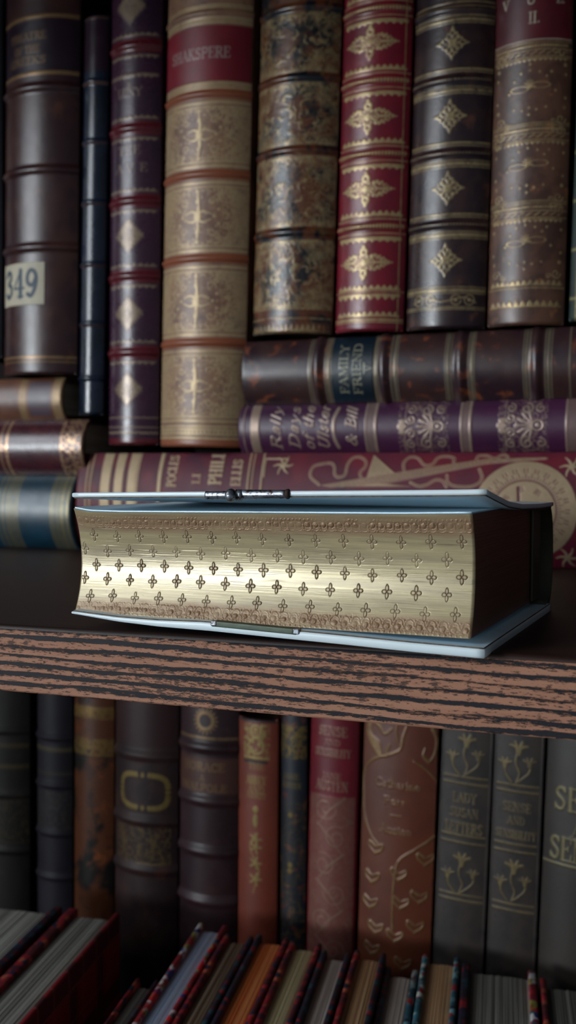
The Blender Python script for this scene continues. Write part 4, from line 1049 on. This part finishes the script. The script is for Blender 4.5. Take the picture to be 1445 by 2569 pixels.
# head, tail: ruled faces from the fore-edge profile to the rounded back
nv_ = 40
for ui, flip in ((0, False), (nu-1, True)):
    f0 = V[:, ui]; bk = WB+4.*(1-(2*T-1)**2); G = np.zeros((nt, nv_, 3)); s_ = np.linspace(0, 1, nv_)
    G[..., 0] = f0[:, 0:1]; G[..., 1] = f0[:, 1:2]+(bk[:, None]-f0[:, 1:2])*s_[None]; G[..., 2] = f0[:, 2:3]+(np.linspace(zbot(0)+.3, ztop(0)+.2, nt)[:, None]-f0[:, 2:3])*s_[None]*(1 if ui == 0 else .8)
    lines_ = (vnoise(nt, nv_, 1.2, 30, 14+ui)-.5)*.06; G[:, 1:, 0] += (lines_*(1 if ui == 0 else -1))[:, 1:]
    Vs.append(G.reshape(-1, 3)); fc = gridfaces(nt, nv_, off, flip); faces.append(fc); midx.append(np.zeros(len(fc), int)+1); off += nt*nv_
    attr_b.append(np.full(nt*nv_, .6)); attr_m.append(np.zeros(nt*nv_))
for ti, flip in ((0, False), (nt-1, True)):
    f0 = V[ti]; G = np.zeros((2, nu, 3)); G[0] = f0; G[1] = f0; G[1, :, 1] = WB; G[1, :, 2] = f0[:, 2]
    Vs.append(G.reshape(-1, 3)); fc = gridfaces(2, nu, off, not flip); faces.append(fc); midx.append(np.full(len(fc), 2)); off += 2*nu; attr_b.append(np.zeros(2*nu)); attr_m.append(np.zeros(2*nu))
G = np.zeros((nt, 2, 3)); G[:, 0, 0] = 0; G[:, 1, 0] = -LB; G[..., 1] = (WB+4.*(1-(2*T-1)**2))[:, None]; G[..., 2] = np.linspace(zbot(0)+.3, ztop(0)+.2, nt)[:, None]
Vs.append(G.reshape(-1, 3)); fc = gridfaces(nt, 2, off); faces.append(fc); midx.append(np.full(len(fc), 2)); attr_b.append(np.zeros(2*nt)); attr_m.append(np.zeros(2*nt))
me = mesh_np('page_block', np.concatenate(Vs)*MM, np.concatenate(faces), {'rub': np.concatenate(attr_b), 'line': np.concatenate(attr_m)}, True, np.concatenate(midx))
def gold_edge(name, dark=False):
    n = NT(name)
    v = n.coord((40, 40, 2600)); st = n.noise(v, 1., 4, .75)
    v2 = n.coord((25, 25, 500)); st2 = n.noise(v2, 1., 4, .7)
    col = n.mix(n.ramp(st2, [(.3, 0.), (.7, 1.)]), lin('#b5a67f') if not dark else lin('#8f6a58'), lin('#857a60') if not dark else lin('#6e4e40'))
    col = n.mix(n.attr('rub'), col, lin('#84694e' if not dark else '#7e5c4c'))
    dk = n.ramp(st, [(.57, 0.), (.70, 1.)])
    col = n.mix(n.math('MULTIPLY', dk, .7), col, lin('#4a3a26'))
    col = n.mix(n.math('MULTIPLY', n.attr('line'), .75), col, lin('#3a2614'))
    spk = n.ramp(n.noise(n.coord((900, 900, 1500)), 1., 3, .7), [(.66, 0.), (.72, 1.)])
    col = n.mix(n.math('MULTIPLY', spk, .4), col, lin('#5a4630'))
    rr = n.math('ADD', n.math('MULTIPLY', st2, .12), .22); rr = n.math('ADD', rr, n.math('MULTIPLY', n.attr('rub'), .2))
    n.bump(n.math('ADD', st, n.math('MULTIPLY', n.noise(n.coord((700, 700, 900)), 1., 3), .5)), .00003, .3)
    return n.set(Base_Color=col, Roughness=rr, Metallic=.2 if not dark else .4)
M_gold = gold_edge('gilt_stamped_edge'); M_gold2 = gold_edge('gilt_head_edge', True)
def ivory(name, c1='#cfdadc', c2='#b4c6ce', rough=.32):
    n = NT(name); v = n.coord((14, 60, 200))
    a = n.noise(v, 1., 4, .6); col = n.mix(a, lin(c1), lin(c2)); 
    d = n.ramp(n.noise(n.coord((200, 200, 1500)), 1., 4, .7), [(.68, 0.), (.76, 1.)]); col = n.mix(n.math('MULTIPLY', d, .35), col, lin('#6a6450'))
    n.bump(n.noise(n.coord((30, 30, 30)), 8., 3), .0001, .3)
    return n.set(Base_Color=col, Roughness=rough, Specular_IOR_Level=.5)
M_ivory, M_end, M_back = ivory('pale_ivory'), ivory('silky_endpaper', '#dceef6', '#b8d8e8', .34), leather('olive_worn_spine', '#45473c', '#545342', '#5c5238', 50, rough=.45)
addobj('page_block', me, [M_gold, M_gold2, M_end], pb)['label'] = 'gilt page edges stamped with rows of quatrefoils'
def slab(name, u0, u1, v0, v1, top, bot, mat, nu_=60, nv2=30, rim=.25, parent=pb, rimmat=None):
    us = np.linspace(u0, u1, nu_); vs = np.linspace(v0, v1, nv2); A, Bv = np.meshgrid(us, vs)
    t, b = top(A, Bv), bot(A, Bv)
    mk = lambda z: np.stack([-A, Bv, z+0*A], -1).reshape(-1, 3)
    nn = nu_*nv2; ring = np.concatenate([np.arange(nu_), np.arange(1, nv2)*nu_+nu_-1, (nv2-1)*nu_+np.arange(nu_-2, -1, -1), np.arange(nv2-2, 0, -1)*nu_]); m = len(ring); i = np.arange(m)
    tv, bv = mk(t), mk(b); mid = (tv[ring]*.5+bv[ring]*.5)
    ex = np.where(np.isclose(-mid[:, 0], u0), 1, np.where(np.isclose(-mid[:, 0], u1), -1, 0)); ey = np.where(np.isclose(mid[:, 1], v0), -1, np.where(np.isclose(mid[:, 1], v1), 1, 0))
    rr = []
    for fr, o in ((0, 0), (.12, .8), (.3, 1), (.7, 1), (.88, .8), (1, 0)):
        q = tv[ring]*(1-fr)+bv[ring]*fr; q[:, 0] += ex*rim*o; q[:, 1] += ey*rim*o; rr.append(q)
    allv = np.concatenate([tv, bv]+rr); j = (i+1) % m; f = [gridfaces(nv2, nu_, 0, True), gridfaces(nv2, nu_, nn)]
    for k in range(5):
        a, b_ = 2*nn+k*m, 2*nn+(k+1)*m; f.append(np.stack([a+i, a+j, b_+j, b_+i], 1))
    mi = np.concatenate([np.zeros(len(f[0])+len(f[1])), np.full(5*m, 1 if rimmat else 0)])
    me = mesh_np(name, allv*MM, np.concatenate(f), smooth=True, matidx=mi)
    return addobj(name, me, [mat, rimmat] if rimmat else mat, parent)
# covers; local u: 0 at block's right end, covers reach past it
OX, OY = 3.75, -2.4
lowz = lambda u: np.interp(u+OX, [0, 17, 34, 51, 71, 87, 99.5, 114.2], [0., .2, .6, .9, 1.3, 1.35, 1.8, 3.0])
def low_bot(u, v): return lowz(u)*np.clip(1-v/60, 0, 1)+.15
def low_top(u, v): return low_bot(u, v)+np.clip(2.1-np.clip(u-70, 0, 100)*.035, .5, 9)
M_seam = leather('brown_glue_seam', '#3a2c20', '#5a4a38', None, 400, rough=.7)
lc = slab('lower_cover', -OX, 110.6, OY, 83, low_top, low_bot, M_ivory); lc['label'] = 'pale ivory lower cover'
slab('lining_paper', -OX+.12, 110.4, OY+.12, 82.5, lambda u, v: low_top(u, v)+.34, lambda u, v: low_top(u, v)-.1, M_end, rim=.02, rimmat=M_seam, parent=lc)
def up_top(u, v):
    vv = v-OY; pr = np.interp(vv, [0, 11, 24.7, 41, 66, 88], [38.8, 37.2, 35.3, 34.2, 33.6, 33.5])
    pl = np.interp(vv, [0, 11, 24.7, 41, 66, 88], [36.5, 36.0, 35.2, 34.6, 34.0, 33.8]); k = np.clip((u+OX)/114, 0, 1)**.8
    return pr*(1-k)+pl*k+.15*np.sin(np.clip((u+OX)/114, 0, 1)*math.pi)*(1-vv/90)
uc = slab('upper_cover', -OX, 110.2, OY, 84, up_top, lambda u, v: up_top(u, v)-1.25, M_ivory); uc['label'] = 'pale ivory upper cover, lifted at its front edge'
slab('lining_paper', -OX+.12, 110.0, OY+.12, 83, lambda u, v: up_top(u, v)-1.2, lambda u, v: up_top(u, v)-1.55, M_end, rim=.02, rimmat=M_seam, parent=uc)
# endpapers
slab('endpaper', .3, 111.9, .6, 68, lambda u, v: np.where(v < 3, ztop(u)+.45, ztop(u)+.45), lambda u, v: np.where(v < 3, ztop(u)+.1, ztop(u)+.1), M_end, rim=.05)
# leather spine at the back
n = 24; th = np.linspace(-1, 1, n); zc_, hz = 17.2, 16.0
prof = np.stack([81+9.*np.sqrt(np.clip(1-np.abs(th)**2.6, 0, 1)), zc_+hz*th], 1); pin = np.stack([prof[:, 0]-1.4-1.2*np.abs(th), zc_+(hz-1.3)*th], 1)
allp = np.concatenate([prof, pin[::-1], prof[:1]]); ns = 50; xs = np.linspace(OX-.6, -110.2, ns)
V = np.zeros((ns, len(allp), 3)); V[..., 0] = xs[:, None]; V[..., 1] = allp[None, :, 0]; V[..., 2] = allp[None, :, 1]
me = mesh_np('spine', V.reshape(-1, 3)*MM, gridfaces(ns, len(allp), 0, True)); addobj('spine', me, M_back, pb)['label'] = 'dark olive worn leather spine'
# lining strip between pages and spine, seen at the head
bm = bmesh.new(); rbox(bm, .2*MM, 1.0*MM, 69*MM, 80*MM, 4.6*MM, 31.8*MM, .0003); bm_obj('headband', bm, M_back, pb)
for v0, v1 in ((66, 82),):
    slab('hinge', -OX+1, 109, 68, 83.5, lambda u, v: 33.0+0*u, lambda u, v: 31.6+0*u, M_back, rim=.1)

# clasp on the upper cover's front edge
def steel():
    n = NT('tarnished_steel'); v = n.coord((200, 900, 900)); a = n.noise(v, 1., 4, .7)
    col = n.mix(n.ramp(a, [(.35, 0.), (.65, 1.)]), lin('#5a5f66'), lin('#a5adb5')); b = n.noise(n.coord(), 900., 4)
    col = n.mix(n.ramp(b, [(.5, 0.), (.66, 1.)]), col, lin('#3a2a20')); n.bump(a, .00006, .6)
    return n.set(Base_Color=col, Metallic=.9, Roughness=n.math('ADD', n.math('MULTIPLY', a, .3), .18))
M_steel = steel()
cl = empty('clasp', (0, 0, 0), (0, 0, 0), pb)
uA, uB, uK = 72.4-OX, 49.3-OX, 64.3-OX
def tube(name, pts, radii, mat, parent, seg=20, sq=(1, 1)):
    V = []; 
    for (x, y, z), r in zip(pts, radii):
        for k in range(seg):
            a = 2*math.pi*k/seg; V.append((x, y+sq[0]*r*math.cos(a), z+sq[1]*r*math.sin(a)))
    V = np.array(V).reshape(len(pts), seg, 3); V = np.concatenate([V, V[:, :1]], 1)
    # caps
    c0 = np.repeat(V[:1].mean(1, keepdims=True), seg+1, 1); c1 = np.repeat(V[-1:].mean(1, keepdims=True), seg+1, 1)
    V = np.concatenate([c0, V, c1]); me = mesh_np(name, V.reshape(-1, 3)*MM, gridfaces(V.shape[0], seg+1)); return addobj(name, me, mat, parent)
yc = OY-.1
def zc(u): return float(up_top(np.array(u), np.array(OY)))-.95
us = np.linspace(uA, uK+1.2, 16); tube('hinge_tube', [(-u, yc, zc(u)) for u in us], [1.0+.06*math.sin(i*1.9)*(i < 12) for i in range(16)], M_steel, cl, sq=(.75, 1.05))
us = np.linspace(uK-2.4, uB+.5, 20); tube('clasp_bar', [(-u, yc, zc(u)+.15) for u in us], [1.15-.12*i/19+.04*math.sin(i*2.3) for i in range(20)], M_steel, cl, sq=(.75, 1.05))
tube('bar_end', [(-uB-.6+d, yc, zc(uB)+.2) for d in (0, .3, .9, 1.2)], [.9, 1.15, 1.15, .8], NT('rusted_iron').set(Base_Color=lin('#2a1a14'), Roughness=.7, Metallic=.4), cl, sq=(.8, 1.1))
us = np.linspace(uK-.6, uK-2.8, 8); tube('collar', [(-u, yc-.15, zc(u)) for u in us], [1.0, 1.5, 1.3, 1.55, 1.3, 1.5, 1.2, .9], M_steel, cl, sq=(.9, 1.))
bm = bmesh.new(); bmesh.ops.create_uvsphere(bm, u_segments=28, v_segments=18, radius=1.75*MM); bmesh.ops.scale(bm, vec=(.86, .9, 1.), verts=bm.verts)
bmesh.ops.translate(bm, vec=(-uK*MM, (yc-1.7)*MM, (zc(uK)-.05)*MM), verts=bm.verts); k = bm_obj('knob', bm, M_steel, cl, True); k['label'] = 'round tarnished steel knob of the clasp'
cl['label'] = 'tarnished steel clasp on the front edge of the upper cover'
# dark green plate standing in for the catch's recessed gap, lower cover
M_dkgreen = NT('dark_green_plate'); a = M_dkgreen.noise(M_dkgreen.coord((300, 300, 900)), 1., 4, .7)
M_dkgreen = M_dkgreen.set(Base_Color=M_dkgreen.mix(a, lin('#151f17'), lin('#4b5a48')), Roughness=.5, Metallic=.3)
slab('recess_plate', 46.8-OX, 70.5-OX, OY-.32, 2., lambda u, v: low_top(u, v)+.5, lambda u, v: low_bot(u, v)+1.25, M_dkgreen, 20, 6, .05)
for du in (46.8, 70.0):
    bm = bmesh.new(); u = du-OX; z = float(low_top(np.array(u), np.array(OY)))
    rbox(bm, (-u-.9)*MM, (-u+.9)*MM, (OY-.5)*MM, (OY+1.2)*MM, (z-.75)*MM, (z+.65)*MM, .0003); bm_obj('catch_lug', bm, M_steel, pb)

# ================================================================== LIGHT
def area(name, loc, target, sx, sy, power, col):
    l = bpy.data.lights.new(name, 'AREA'); l.shape = 'RECTANGLE'; l.size = sx; l.size_y = sy; l.energy = power; l.color = col
    o = bpy.data.objects.new(name, l); COL.objects.link(o); o.location = loc
    o.rotation_euler = (Vector(target)-Vector(loc)).to_track_quat('-Z', 'Y').to_euler(); return o
az = math.radians(37); d = 1.9
area('window_daylight', (-d*math.sin(az), -d*math.cos(az), .14), (-.05, .12, .04), 1.25, .50, 1.4, (.88, .95, 1.)).data.spread = math.radians(22)
az = math.radians(50)
area('upper_window_daylight', (-1.5*math.sin(az), -1.5*math.cos(az), .66), (0, .05, -.1), .9, .5, 13, (.86, .93, 1.))
w = bpy.data.worlds.new('room_light'); sc.world = w; w.use_nodes = True
w.node_tree.nodes['Background'].inputs[0].default_value = (.70, .78, .88, 1); w.node_tree.nodes['Background'].inputs[1].default_value = .15
vs = sc.view_settings; vs.view_transform = 'Standard'; vs.look = 'None'; vs.gamma = 1; vs.use_curve_mapping = False; vs.exposure = -.1
